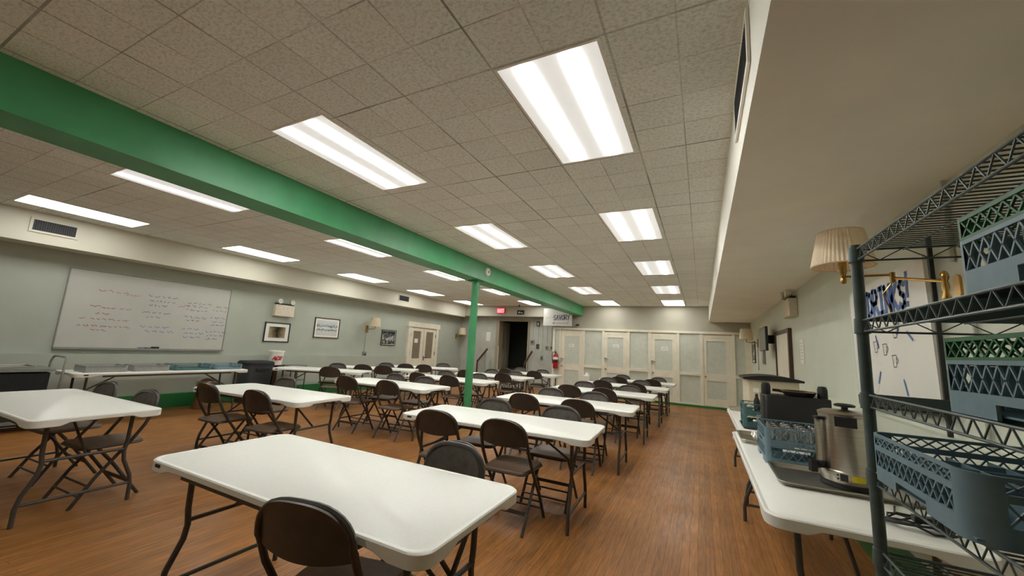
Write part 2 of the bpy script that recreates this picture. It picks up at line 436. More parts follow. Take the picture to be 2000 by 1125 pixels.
# double doors on the left wall
dm = MB(); X0 = XL+.05
dm.box(XL, X0+.02, 10.06, 10.2, 0, 2.08).box(XL, X0+.02, 11.56, 11.70, 0, 2.08).box(XL, X0+.04, 10.02, 11.74, 1.93, 2.1)
d5 = struct(dm, 'door_5', 'trim')
for a, b, gl, gr in ((10.2, 10.87, 10.33, 10.73), (10.89, 11.56, 11.02, 11.42)):
    lf = MB().box(XL, X0, a, gl, .02, 1.92).box(XL, X0, gr, b, .02, 1.92).box(XL, X0, gl, gr, 1.80, 1.92).box(XL, X0, gl, gr, .02, .87).build('door_leaf', 'trim', d5)
    MB().box(XL, X0-.02, gl-.01, gr+.01, .86, 1.81).build('glass_panel', 'pane2', lf)
    for z in (.3, .98, 1.6): MB().box(X0, X0+.012, a+.0 if a < 10.5 else b-.02, a+.02 if a < 10.5 else b, z, z+.13).build('hinge', 'black', lf)
hd = MB(); hd.cyl((X0, 10.95, .90), (X0+.05, 10.95, .90), .014, 10); hd.bar((X0+.05, 10.94, .90), (X0+.05, 11.06, .91), .015, .02); hd.box(X0, X0+.008, 10.93, 10.97, .8, .96)
hd.build('door_handle', 'leg', d5)
tag(MB().box(X0-.018, X0-.014, 10.42, 10.60, 1.40, 1.54).build('paper_notice', 'white2'), 'small white notice on the left glass of the double doors', 'sign')

# exit door at the head of the steps, standing open into a dark corridor
ej = MB().box(-7.2, -7.06, 13.24, 13.5, .55, 2.49).box(-5.86, -5.8, 13.26, 13.5, .55, 2.49).box(-7.06, -5.86, 13.26, 13.5, 2.42, 2.49)
d6 = struct(ej, 'door_6', 'darkdoor')
lf = MB().box(0, .12, 0, .045, .56, 2.40).box(.40, .86, 0, .045, .56, 2.40).box(.12, .40, 0, .045, 2.1, 2.40).box(.12, .40, 0, .045, .56, 1.33)
lf.box(.16, .36, -.012, .05, .7, 1.18).box(.5, .74, -.012, .05, .7, 1.18)
leaf = lf.build('door_leaf', 'darkdoor', d6, (-7.05, 13.50, 0), (0, 0, math.radians(97)))
MB().box(.12, .40, .015, .03, 1.33, 2.1).build('glass_panel', 'pane2', leaf)
MB().box(-7.06, -7.045, 13.235, 13.25, .56, 1.45).build('edge_strip', 'trim', d6)

# brown framed door on the right wall
dr = MB().box(XR-.05, XR, 7.30, 7.38, 0, 1.96).box(XR-.05, XR, 8.50, 8.56, 0, 1.96).box(XR-.05, XR, 7.38, 8.50, 1.90, 1.96)
d7 = struct(dr, 'door_7', 'wood')
MB().box(XR-.03, XR-.005, 7.38, 8.50, 0, 1.90).build('door_leaf', 'trim', d7)

# ------------------------------------------------------------------ ceiling lights
def light(cx, cy, lens, label):
    t = thing('ceiling_light', label, 'ceiling light', (cx, cy, CH), 0, 'fluorescent ceiling lights')
    fr = MB(); w, L = .30, .60
    for x0, x1, y0, y1 in ((-w,-w+.016,-L,L), (w-.016,w,-L,L), (-w+.016,w-.016,-L,-L+.016), (-w+.016,w-.016,L-.016,L)):
        fr.box(x0, x1, y0, y1, -.004, 0)
    fr.build('frame', 'white2', t)
    MB().box(-w+.016, w-.016, -L+.016, L-.016, -.0035, -.001).build('diffuser', lens, t)
OR = ['nearest', 'second', 'third', 'fourth', 'farthest']
LA = [('rightmost row of lights', -.727, [2.266, 4.686, 7.141, 9.612, 12.054]), ('light row just right of green beam', -2.648, [2.184, 4.628, 7.085, 9.524, 12.046]),
      ('light row just left of green beam', -5.17, [2.077, 4.60, 7.06, 9.52, 11.97]), ('light row along left soffit', -7.72, [1.975, 4.42, 6.98, 9.48, 11.95])]
for j, (rn, x, ys) in enumerate(LA):
    for i, y in enumerate(ys):
        ln = 'lens'
        if (j, i) in ((0, 2), (0, 3)): ln = 'lens_r'
        elif (j, i) in ((1, 3),): ln = 'lens_l'
        elif i == 4 or j == 3: ln = 'lens_far'
        elif (j, i) == (2, 0): ln = 'lens_l'
        light(x, y, ln, 'rectangular fluorescent ceiling light, %s of the %s' % (OR[i], rn))

light(-2.70, -.75, 'lens_r', 'unseen fill light added behind the camera, right of the green beam')  # added fill fixture, out of view, brightens the near chair backs
light(-5.20, -.85, 'lens_r', 'unseen fill light added behind the camera, left of the green beam')  # second added fill fixture, also out of view

# ------------------------------------------------------------------ folding tables
def table_top(L, W):
    out = rrect(L, W, .075, 8)
    # add points along the sides so that the skirt can step
    pts = []
    n = len(out)
    for i in range(n):
        a, b = out[i], out[(i+1) % n]; pts.append(a)
        d = math.hypot(b[0]-a[0], b[1]-a[1])
        if d > .2:
            k = 24
            for j in range(1, k): pts.append((a[0]+(b[0]-a[0])*j/k, a[1]+(b[1]-a[1])*j/k))
    def sm(t): t = max(0, min(1, t)); return t*t*(3-2*t)
    def depth(x, y):
        a = sm((abs(x)-(L/2-.235))/.07)           # deep near the two ends ...
        b = sm((abs(y)-.17)/.06)                  # ... but shallow in the middle of each end
        return .032 + .023*a*b
    def ins(p, d):
        x, y = p; sx = (L/2-d)/(L/2); sy = (W/2-d)/(W/2); return (x*sx, y*sy)
    H = .74; m = MB(); N = len(pts)
    rings = [[(*ins(p, .028), H) for p in pts], [(*ins(p, .025), H-.0022) for p in pts], [(*ins(p, .019), H-.0022) for p in pts], [(*ins(p, .016), H) for p in pts], [(*ins(p, .005), H-.0005) for p in pts], [(*p, H-.006) for p in pts],
             [(p[0], p[1], H-depth(*p)+.004) for p in pts], [(*ins(p, .004), H-depth(*p)) for p in pts],
             [(*ins(p, .014), H-depth(*p)) for p in pts], [(*ins(p, .016), H-.03) for p in pts]]
    vs = [v for r in rings for v in r]; fs = [tuple(range(N))]
    for i in range(len(rings)-1):
        for k in range(N): fs.append((i*N+k, (i+1)*N+k, (i+1)*N+(k+1)%N, i*N+(k+1)%N))
    fs.append(tuple((len(rings)-1)*N+k for k in range(N))[::-1])
    m._add(vs, fs); return m
def make_table(L, W, label, group, name='folding_table'):
    t = thing(name, label, 'table', (0,0,0), 0, group)
    table_top(L, W).build('tabletop', 'white', t, smooth=40)
    sl = MB()
    for s in (-1, 1): sl.prism([(s*(L/2-.115)+x, y) for x, y in rrect(.05, .018, .008, 3)], -.003, .003)
    for s, nm in ((-1, 0), (1, 0)):
        q = MB().prism(rrect(.05, .016, .007, 3), -.002, .002).xf(Matrix.Rotation(PI/2, 4, 'X'))
        q.build('handle_slot', 'slot', t, (s*(L/2-.115), s*(W/2+.0005), .718))
    for s in (-1, 1): MB().box(-L/2+.3, L/2-.3, s*(W/2-.035)-.012, s*(W/2-.035)+.012, .68, .71).build('side_rail', 'leg', t)
    for s in (-1, 1):
        xe = s*(L/2-.17)
        for q in (-1, 1):
            MB().tube([(xe, q*.24, .71), (xe, q*.235, .48), (xe, q*.225, .40), (xe, q*.235, .33), (xe+s*.0, q*.29, .20), (xe, q*.305, .12), (xe, q*.305, 0)], .0145, 10).build('leg', 'leg', t)
        for yy, zz in ((.228, .42), (.30, .14), (.25, .695)): MB().cyl((xe, -yy, zz), (xe, yy, zz), .0115, 8).build('crossbar', 'leg', t)
        MB().tube([(xe, 0, .42), (s*(L/2-.62), 0, .70)], .010, 8).build('brace', 'leg', t)
    return t
TB = {}
proto = None
ORD = ['nearest', 'second', 'third', 'fourth', 'fifth', 'farthest']
GR = 'white folding tables set for dining'
for row, rname, data in (
    ('R', 'aisle-side row', [(-1.725,1.475,0),(-1.725,3.41,.045),(-1.665,5.20,.025),(-1.62,7.06,.03),(-1.55,8.84,.01),(-1.52,10.56,.0)]),
    ('M', 'middle row', [(-5.045,1.375,.02),(-4.655,3.02,.06),(-4.55,4.93,.03),(-4.54,6.60,.05),(-4.50,8.32,.04),(-4.38,10.05,.0)]),
    ('N', 'angled row by the left wall', [(-7.29,5.80,.44),(-7.18,7.28,.50),(-6.99,8.82,.64)])):
    for i, (x, y, r) in enumerate(data):
        o = (['nearest', 'middle', 'farthest'] if row == 'N' else ORD)[i]
        lab = 'white folding table, %s in the %s' % (o, rname)
        if (row, i) == ('R', 0): lab = 'large white folding table in the foreground, nearest in the aisle-side row'
        if (row, i) == ('M', 0): lab = 'white folding table cut by the left picture edge, nearest in middle row'
        if (row, i) == ('M', 3): lab = 'white folding table just behind the green column, fourth in the middle row'
        if proto is None: proto = make_table(1.83, .76, lab, GR); proto.location = (x, y, 0); proto.rotation_euler = (0,0,r)
        else: dup(proto, (x, y, 0), r, lab, GR)
        TB[row, i] = (x, y, r)

# ------------------------------------------------------------------ folding chairs
def make_chair(label):
    t = thing('folding_chair', label, 'chair', (0,0,0), 0, 'brown folding chairs at the tables')
    w = .205
    # back frame: front feet, up past the seat, round over the top
    side = lambda s: [(s*(w+.012), .235, 0), (s*(w+.010), .12, .20), (s*(w+.006), -.08, .47), (s*(w+.004), -.145, .575), (s*w, -.188, .675)]
    L_, R_ = side(-1), side(1)
    arc = []
    for k in range(0, 17):
        a = PI - PI*k/16
        cx = w*math.copysign(abs(math.cos(a))**.72, math.cos(a)); cz = .690+.145*abs(math.sin(a))**.80
        arc.append((cx, -.198-.03*math.sin(a), cz))
    MB().tube(L_+arc+R_[::-1], .0138, 8).build('back_frame', 'chair', t)
    for s in (-1, 1):
        MB().tube([(s*(w-.016), .12, .425), (s*(w-.014), .02, .30), (s*(w-.012), -.19, 0)], .0128, 8).build('rear_leg', 'chair', t)
    for yy, zz in ((.195, .085), (.15, .15)): MB().cyl((-w-.008, yy, zz), (w+.008, yy, zz), .008, 8).build('front_stretcher', 'chair', t)
    MB().box(-w+.012, w-.012, -.105, -.094, .115, .145).build('rear_stretcher', 'chair', t)
    # backrest: dome-topped curved pad
    nx, nz = 18, 9; vs = []; fs = []
    for side_ in (0, 1):
        for i in range(nx+1):
            u = -1+2*i/nx; x = u*(w+.006)
            ztop = .690+.158*max(0, 1-abs(u)**2.5)**.52; zbot = .658-.026*(1-u*u)
            for j in range(nz+1):
                v = j/nz; z = zbot+(ztop-zbot)*v
                lean = -.165-.05*(z-.6)/.25
                y = lean - .040*(1-u*u) + (-.007 if side_ == 0 else .007)
                if v > .85: y -= .010*((v-.85)/.15)
                vs.append((x, y, z))
    n1 = (nx+1)*(nz+1)
    for i in range(nx):
        for j in range(nz):
            a = i*(nz+1)+j; b = a+nz+1
            fs.append((a, b, b+1, a+1)); fs.append((n1+a, n1+a+1, n1+b+1, n1+b))
    edge = [i*(nz+1) for i in range(nx+1)] + [nx*(nz+1)+j for j in range(1, nz+1)] + [i*(nz+1)+nz for i in range(nx-1, -1, -1)] + [j for j in range(nz-1, 0, -1)]
    for a, b in zip(edge, edge[1:]+edge[:1]): fs.append((a, n1+a, n1+b, b))
    m = MB(); m._add(vs, fs); m.build('backrest', 'chair', t, smooth=50)
    # front pad of the backrest, dull with dust and wear, lit tone mixed in
    vs = []; fs = []
    for i in range(nx+1):
        u = (-1+2*i/nx)*.86; x = u*(w+.006)
        ztop = .690+.135*max(0, 1-abs(u/.9)**2.5)**.52; zbot = .672-.02*(1-u*u)
        for j in range(nz+1):
            z = zbot+(ztop-zbot)*j/nz
            vs.append((x, -.165-.05*(z-.6)/.25-.040*(1-u*u)+.0095, z))
    for i in range(nx):
        for j in range(nz):
            a = i*(nz+1)+j; b = a+nz+1; fs.append((a, a+1, b+1, b))
    m = MB(); m._add(vs, fs); m.build('back_pad', 'chair_pad', t)
    # seat pan: trapezoid with rounded corners and a rolled rim
    out = []
    for x, y in rrect(.40, .40, .06, 5, (0, .02)): out.append((x*(.93 if y < .02 else 1.02), y))
    m = MB(); m.prism(out, .428, .452, ch=.008); m.build('seat', 'seat', t)
    MB().tube([(x, y, .432) for x, y in out], .009, 6, closed=True).build('seat_rim', 'chair', t)
    return t
# (row, table, side, x/y direction ratio) -> seat centre
def chair_spots():
    o = []
    R = {0: ([-1.278], [-.655]), 1: ([-.743, -.506], [-.530, -.333]), 2: ([-.445, -.296], [-.364, -.246]), 3: ([-.318, -.226], [-.273, -.162]),
         4: ([-.228, -.147], [-.213, -.134]), 5: ([-.187, -.110], [-.178, -.095])}
    Mm = {0: ([], [-2.99, -2.48]), 1: ([-2.012, -1.651], [-1.455]), 2: ([-1.140, -.948], [-.907, -.782]), 3: ([-.820, -.70], [-.706, -.590]),
          4: ([-.642, -.513], [-.546, -.471]), 5: ([-.506, -.418], [-.459, -.391])}
    for row, D, hw in (('R', R, .38), ('M', Mm, .38)):
        for i, (near, far) in D.items():
            cx, cy, r = TB[row, i]
            for sd, lst in ((-1, near), (1, far)):
                for k, ra in enumerate(lst):
                    yb = cy + sd*(hw+(.17 if sd < 0 else .16)); x = ra*yb
                    yb += r*(x-cx); x = ra*yb
                    if (row, i, sd) == ('R', 0, -1):
                        o.append((row, i, sd, k, 1, -1.325, 1.225, .20)); continue
                    if (row, i, sd) == ('M', 0, 1): x = ra*1.83 - (.07 if k else 0); yb = 1.83
                    o.append((row, i, sd, k, len(lst), x, yb - sd*.225, r + (0 if sd < 0 else PI) + random.uniform(-.06, .06)))
    for i, sd, a in ((0,-1,.42),(0,1,0.),(1,-1,-.2),(1,-1,.27),(1,1,0.),(2,-1,-.485),(2,-1,-.015),(2,1,.50)):
        cx, cy, r = TB['N', i]; ax = Vector((math.cos(r), math.sin(r))); pp = Vector((-ax.y, ax.x))
        p = Vector((cx, cy)) + ax*a + pp*sd*.40
        n = [q for q in o if q[0] == 'N' and q[1] == i and q[2] == sd]
        o.append(('N', i, sd, len(n), 2 if (i, sd) in ((1,-1),(2,-1)) else 1, p.x, p.y, r + (0 if sd < 0 else PI)))
    return o
chair0 = None
RN = {'R': 'aisle-side row', 'M': 'middle row', 'N': 'angled row by left wall'}
for row, i, sd, k, n, x, y, rz in chair_spots():
    o = (['nearest', 'middle', 'farthest'] if row == 'N' else ORD)[i]
    where = ('near' if sd < 0 else 'far') + ' side' + ('' if n == 1 else (' left' if k == 0 else ' right'))
    lab = 'brown folding chair, %s of the %s table, %s' % (where, o, RN[row])
    if (row, i, sd) == ('R', 0, -1): lab = 'dark brown folding chair nearest the camera, its back against the foreground table'
    if (row, i, sd) == ('R', 0, 1): lab = 'scuffed brown folding chair facing the camera across the foreground table'
    if chair0 is None: chair0 = make_chair(lab); chair0.location = (x, y, 0); chair0.rotation_euler = (0,0,rz)
    else: dup(chair0, (x, y, 0), rz, lab)

# ------------------------------------------------------------------ things on the left wall
def wall_left_place(o, y, z, dx=0): o.location = (XL+dx, y, z); o.rotation_euler = (0, 0, PI/2); return o   # local x -> +y, local -y -> +x
WB = thing('whiteboard', 'large whiteboard with four columns of handwriting on the left wall', 'whiteboard')
MB().prism(rrect(2.30, 1.22, .01, 2), 0, .014).xf(Matrix.Rotation(PI/2, 4, 'X')).build('board', 'board', WB)
f = MB(); 
for a, b, c, d in ((-1.165,1.165,.61,.628), (-1.165,-1.15,-.61,.61), (1.15,1.165,-.61,.61)): f.box(a, b, -.02, 0, c, d)
f.build('frame', 'frame_alu', WB)
MB().box(-1.165, 1.165, -.075, 0, -.64, -.61).build('marker_tray', 'frame_alu', WB)
wall_left_place(WB, 3.39, 1.66)
def ink(mat, lines, name='lettering'):
    m = MB()
    for x, z, L, h in lines: scribble(m, x, z, L, h, .007)
    m.build(name, mat, WB, (0, -.0145, 0))
ink('inkred', [(-.80,.30,.34,.035),(-.46,.28,.16,.02),(-.86,.02,.08,.05),(-.72,.03,.16,.02),(-.50,.03,.14,.03),(-.78,-.08,.2,.035),(-.95,-.17,.1,.05),(-.82,-.17,.42,.03),(-.96,-.28,.62,.03),(-.8,-.34,.18,.025),(.38,.17,.05,.05),(.30,.16,.04,.04)])
ink('inkdark', [(-.16,.30,.42,.035),(-.13,.22,.34,.03),(-.13,.14,.25,.03),(.44,.25,.33,.035),(.44,.19,.3,.035),(.44,.12,.34,.03),(.92,.22,.2,.04),(.88,.15,.26,.03),(-.2,.0,.40,.04),(-.14,-.07,.22,.03),(.42,-.02,.34,.035),(.46,-.08,.18,.03)])
ink('inkblue', [(-.2,-.25,.36,.04),(-.12,-.33,.32,.04),(.42,-.25,.30,.04),(.46,-.33,.26,.035),(.46,-.40,.24,.035),(.86,.0,.26,.04),(.9,-.08,.2,.04),(.88,-.14,.2,.03),(.82,-.28,.3,.035),(.84,-.35,.3,.035),(.84,-.42,.2,.035)])
er = MB().box(-.05, .05, -.025, .025, 0, .03).build('whiteboard_eraser', 'black'); tag(er, 'black eraser on the tray of the large whiteboard', 'eraser')
er.location = (XL+.045, 3.45, 1.051); er.rotation_euler = (0,0,PI/2)
for k, (y, mt) in enumerate(((3.27, 'inkblue'), (3.36, 'inkdark'))):
    mk = MB().cyl((-.06,0,0), (.03,0,0), .008, 8).build('marker', mt)
    MB().cyl((.03,0,0), (.065,0,0), .009, 8).build('cap', 'black', mk)
    mk.location = (XL+.05, y, 1.058); mk.rotation_euler = (0,0,PI/2); tag(mk, ('blue' if k == 0 else 'grey') + ' marker lying on the tray of the large whiteboard', 'marker', 'markers on the whiteboard tray')
def picture(label, y, z, w, h, art, mat_w, frame, rot=0):
    t = thing('framed_picture', label, 'picture', group=None)
    b = .022
    MB().box(-w/2, w/2, -.022, 0, h/2-b, h/2).box(-w/2, w/2, -.022, 0, -h/2, -h/2+b).box(-w/2, -w/2+b, -.022, 0, -h/2+b, h/2-b).box(w/2-b, w/2, -.022, 0, -h/2+b, h/2-b).build('frame', frame, t)
    if mat_w: MB().box(-w/2+b, w/2-b, -.010, -.002, -h/2+b, h/2-b).build('mat_board', 'white2', t)
    a = mat_w; MB().box(-w/2+b+a, w/2-b-a, -.013, -.004, -h/2+b+a*.9, h/2-b-a*.9).build('print', art_mat(art+'_print', art), t)
    return t
wall_left_place(picture('framed sepia picture with wide white mat under the emergency light', 0, 0, .60, .45, 'sepia', .085, 'black'), 5.645, 1.468, .002)
wall_left_place(picture('framed snow scene with dark frame, middle picture on left wall', 0, 0, .76, .52, 'snow', .045, 'wood'), 6.96, 1.655, .002)
wall_left_place(picture('small dark framed black and white picture left of the double doors', 0, 0, .62, .48, 'mono', .018, 'black'), 9.22, 1.51, .002)

def emergency_light(label):
    t = thing('wall_mounted_emergency_light', label, 'emergency light')
    MB().prism(rrect(.46, .11, .012, 3), -.14, .12, ch=.01).xf(Matrix.Translation((0, -.056, 0))).build('battery_box', 'bone', t)
    MB().box(-.21, .21, -.09, -.02, .12, .155).build('lamp_bar', 'black', t)
    for s in (-1, 1):
        h = MB().lathe([(0,0), (.035,0), (.055,.055), (.058,.075), (0,.078)], 18).xf(Matrix.Translation((s*.15, -.06, .20)) @ Matrix.Rotation(PI/2, 4, 'X')).build('lamp_head', 'lampglass', t)
        MB().cyl((s*.15, -.06, .15), (s*.15, -.06, .20), .012, 8).build('lamp_bracket', 'black', h)
    return t
wall_left_place(emergency_light('cream twin-lamp emergency light above the sepia picture on left wall'), 5.70, 1.985)
e2 = emergency_light('cream emergency light high on the right wall above the paper strip'); e2.location = (XR, 7.0, 2.24); e2.rotation_euler = (0,0,-PI/2)

def box_sconce(label, conduit):
    t = thing('wall_lamp', label, 'wall lamp')
    MB().lathe([(.155,-.13), (.125,.13), (.122,.13), (.152,-.13)], 24).xf(Matrix.Translation((.07, -.26, .05))).build('lamp_shade', 'shade2', t)
    a = MB(); a.tube([(0,-.0,-.16), (0,-.06,-.16), (.05,-.2,-.15), (.07,-.26,-.14), (.07,-.26,.02)], .011, 8); a.build('arm', 'brass', t)
    MB().prism(rrect(.08, .03, .01, 2), -.26, -.06).xf(Matrix.Translation((0, -.015, 0))).build('back_plate', 'brass', t)
    if conduit: MB().cyl((0, -.012, -.82), (0, -.012, -.26), .011, 8).build('conduit', 'greypaint', t)
    return t
wall_left_place(box_sconce('wall lamp with square cream shade between the snow scene and small picture', True), 8.30, 1.88)
wall_left_place(box_sconce('wall lamp with cream shade beyond the double doors on left wall', False), 12.92, 1.90)
ob = MB().box(-.06, .06, -.05, 0, -.09, .09).build('outlet_box', 'frame_alu'); tag(ob, 'grey outlet box on left wall under the lamp conduit', 'outlet')
MB().box(-.035, .035, -.055, -.05, -.05, .05).build('cover_plate', 'leg', ob); wall_left_place(ob, 8.30, .975)

def vent(label, w, h, mat='greypaint', name='air_vent'):
    t = thing(name, label, 'air vent')
    f = MB(); b = .03
    f.box(-w/2-b, w/2+b, -.012, 0, h/2, h/2+b).box(-w/2-b, w/2+b, -.012, 0, -h/2-b, -h/2).box(-w/2-b, -w/2, -.012, 0, -h/2, h/2).box(w/2, w/2+b, -.012, 0, -h/2, h/2)
    f.build('frame', mat, t)
    MB().box(-w/2, w/2, -.003, 0, -h/2, h/2).build('backing', 'slot', t)
    g = MB(); n = int(w/.022)
    for i in range(n): g.bar((-w/2+(i+.5)*w/n, -.007, -h/2), (-w/2+(i+.5)*w/n, -.007, h/2), .005, .008, (0,1,0))
    g.build('grille', 'darkgrey', t); return t
v = vent('large dark vent grille on left soffit above the whiteboard', .42, .15, 'soffit_l'); v.location = (-8.428, 1.885, 2.765); v.rotation_euler = (0,0,PI/2)
v = vent('small dark vent grille far along the left soffit', .44, .16, 'soffit_l'); v.location = (-8.428, 9.29, 2.76); v.rotation_euler = (0,0,PI/2)
v = vent('dark vent grille on the right soffit beside the nearest lights', .62, .20, 'soffit'); v.location = (.203, 2.02, 2.77); v.rotation_euler = (0,0,-PI/2)
sp_ = MB().lathe([(0,.03), (.03,.035), (.07,.03), (.085,.0)], 24).xf(Matrix.Rotation(PI/2, 4, 'Y')).build('smoke_detector', 'white2', None, (-3.638, 6.20, 2.81)); tag(sp_, 'round white detector on the side of the green beam', 'detector')
MB().lathe([(0,.045), (.025,.043), (.032,.03)], 16).xf(Matrix.Rotation(PI/2, 4, 'Y')).build('sensor_cap', 'frame_alu', sp_)

# ------------------------------------------------------------------ recess: signs, rails, plates
ex = thing('exit_sign', 'lit red exit sign on the header over the open door', 'sign', (-6.81, 12.85, 2.77))
MB().box(-.17, .17, -.05, 0, -.105, .105).build('housing', 'red', ex)
MB().box(-.155, .155, -.056, -.05, -.09, .09).build('face', 'ext', ex)
m = MB(); write(m, 'EXIT', -.12, -.055, .045, .11, .02, .014); m.build('lettering', 'extl', ex, (0, -.0565, 0))
ds = thing('arrow_sign', 'small black sign with white arrow beside the red exit sign', 'sign', (-5.99, 12.85, 2.72))
MB().box(-.14, .14, -.03, 0, -.08, .08).build('panel', 'black', ds)
m = MB(); stroke(m, [(-.09,-.02), (-.03,.0), (.09,-.03)], .022); stroke(m, [(-.05,.03), (-.09,-.02), (-.04,-.04)], .016); m.build('arrow', 'white2', ds, (0, -.031, 0))
sk = MB().lathe([(0,-.06), (.03,-.055), (.02,-.02), (.03,0), (0,.0)], 14).build('ceiling_sprinkler', 'slot', None, (-5.93, 12.55, CH-.001)); tag(sk, 'small dark sprinkler head on ceiling above the arrow sign', 'sprinkler')
sv = thing('hanging_sign', 'white handwritten sign with a left arrow hanging under the beam end', 'sign', (-4.47, 12.62, 2.54))
MB().box(-.52, .52, -.008, .008, -.30, .30).build('panel', 'board', sv)
m = MB(); write(m, 'SAVORY', -.14, -.10, .078, .17, .022, .028, .004); scribble(m, -.42, -.06, .09, .05, .012); scribble(m, -.29, -.03, .1, .04, .012)
stroke(m, [(.40,-.13), (.36,-.20), (-.16,-.205)], .014); stroke(m, [(-.10,-.165), (-.17,-.205), (-.10,-.24)], .014); m.build('lettering', 'inkdark', sv, (0, -.0085, 0))
for x in (-.42, .42): MB().cyl((x, 0, .30), (x, 0, .42), .003, 6).build('hanging_wire', 'leg', sv)
cm = MB().cyl((-3.79, 12.86, 2.31), (-3.79, 12.80, 2.31), .03, 14).bar((-3.79, 12.80, 2.31), (-3.82, 12.70, 2.29), .05, .05).build('wall_camera', 'black'); tag(cm, 'small black camera on the plaster right of the hanging sign', 'camera')
al = MB().box(-.06, .06, -.04, 0, -.09, .09).build('alarm_sign', 'leg', None, (-5.45, 13.30, 2.34)); tag(al, 'small dark fire alarm plate high on recess wall right of open door', 'alarm')
MB().box(-.02, .02, -.045, -.04, -.06, .04).build('white_mark', 'white2', al)
def plate(name, x, z, w, h, mat, label, cat, wire):
    o = MB().box(-w/2, w/2, -.03, 0, -h/2, h/2).build(name, mat, None, (x, 13.30, z)); tag(o, label, cat)
    MB().box(-w/4, w/4, -.036, -.03, -h/4, h/4).build('cover', 'leg', o)
    if wire: MB().cyl((0, -.012, h/2), (0, -.012, wire), .009, 8).build('conduit', 'greypaint', o)
plate('switch_plate', -5.66, 1.66, .16, .16, 'frame_alu', 'square grey switch plate on recess wall right of open door', 'switch', .9)
plate('pull_station', -5.44, 1.51, .11, .17, 'leg', 'dark pull station box lower right of the square grey plate', 'alarm', .75)
plate('outlet_box', -5.26, 1.10, .11, .15, 'frame_alu', 'lowest grey outlet box on recess wall, below the pull station', 'outlet', 1.45)
plate('valve_box', -5.08, 1.48, .10, .12, 'frame_alu', 'small grey box with conduit, left of the pair beside fire extinguisher', 'outlet', 1.05)
plate('valve_box', -4.90, 1.48, .10, .12, 'frame_alu', 'small grey box with conduit, nearest above the fire extinguisher', 'outlet', 1.05)
pp = MB().box(-.09, .09, -.004, 0, -.17, .17).build('paper_notice', 'white2', None, (-7.56, 13.298, 1.80)); tag(pp, 'white paper notice on the wall left of the open door', 'sign')
m = MB()
for k in range(6): scribble(m, -.06, .1-k*.045, .12, .015, .004)
m.build('writing', 'inkdark', pp, (0, -.0045, 0))
def handrail(label, x, y0, z0, y1, z1, panel):
    t = thing('handrail', label, 'handrail', (x, y0, 0))
    r = MB().bar((0, 0, z0), (0, y1-y0, z1), .045, .06).build('rail', 'wood', t)
    MB().box(-.02, .02, -.02, .02, 0, z0).build('post', 'wood', t)
    if panel:
        p = MB(); p._add([(-.03,.03,0), (-.03,y1-y0,0), (-.03,y1-y0,z1-.06), (-.03,.03,z0-.05), (-.06,.03,0), (-.06,y1-y0,0), (-.06,y1-y0,z1-.06), (-.06,.03,z0-.05)], [(0,1,2,3),(7,6,5,4),(0,4,5,1),(1,5,6,2),(2,6,7,3),(3,7,4,0)])
        p.build('side_panel', 'greypaint', t)
    return t
handrail('sloping dark handrail left of the steps to the open door', -7.43, 12.36, .86, 13.05, 1.31, True)
handrail('sloping dark handrail right of the steps to the open door', -5.62, 12.55, .86, 13.2, 1.31, False)
fe = thing('fire_extinguisher', 'red fire extinguisher hanging left of the leftmost partition door', 'fire extinguisher', (-4.51, 12.67, .80))
MB().lathe([(0,0), (.075,0), (.085,.02), (.085,.40), (.07,.45), (.035,.49), (.03,.51), (0,.51)], 20).build('cylinder', 'red', fe)
MB().lathe([(.0855,.30), (.0862,.30), (.0862,.38), (.0855,.38)], 20).build('label_band', 'white2', fe)
MB().lathe([(.0855,.20), (.0862,.20), (.0862,.27), (.0855,.27)], 20).build('dark_band', 'black', fe)
MB().cyl((0,0,.51), (0,0,.56), .022, 10).bar((-.0,.02,.57), (.0,-.11,.60), .02, .012).bar((0,.02,.545), (0,-.10,.54), .02, .012).build('valve_handle', 'black', fe)
MB().tube([(-.02,0,.54), (-.09,-.02,.55), (-.115,-.02,.48), (-.105,-.02,.3), (-.095,-.02,.16)], .012, 8).build('hose', 'black', fe)
MB().box(-.02, .02, .02, .10, .30, .50).build('hook', 'leg', fe)

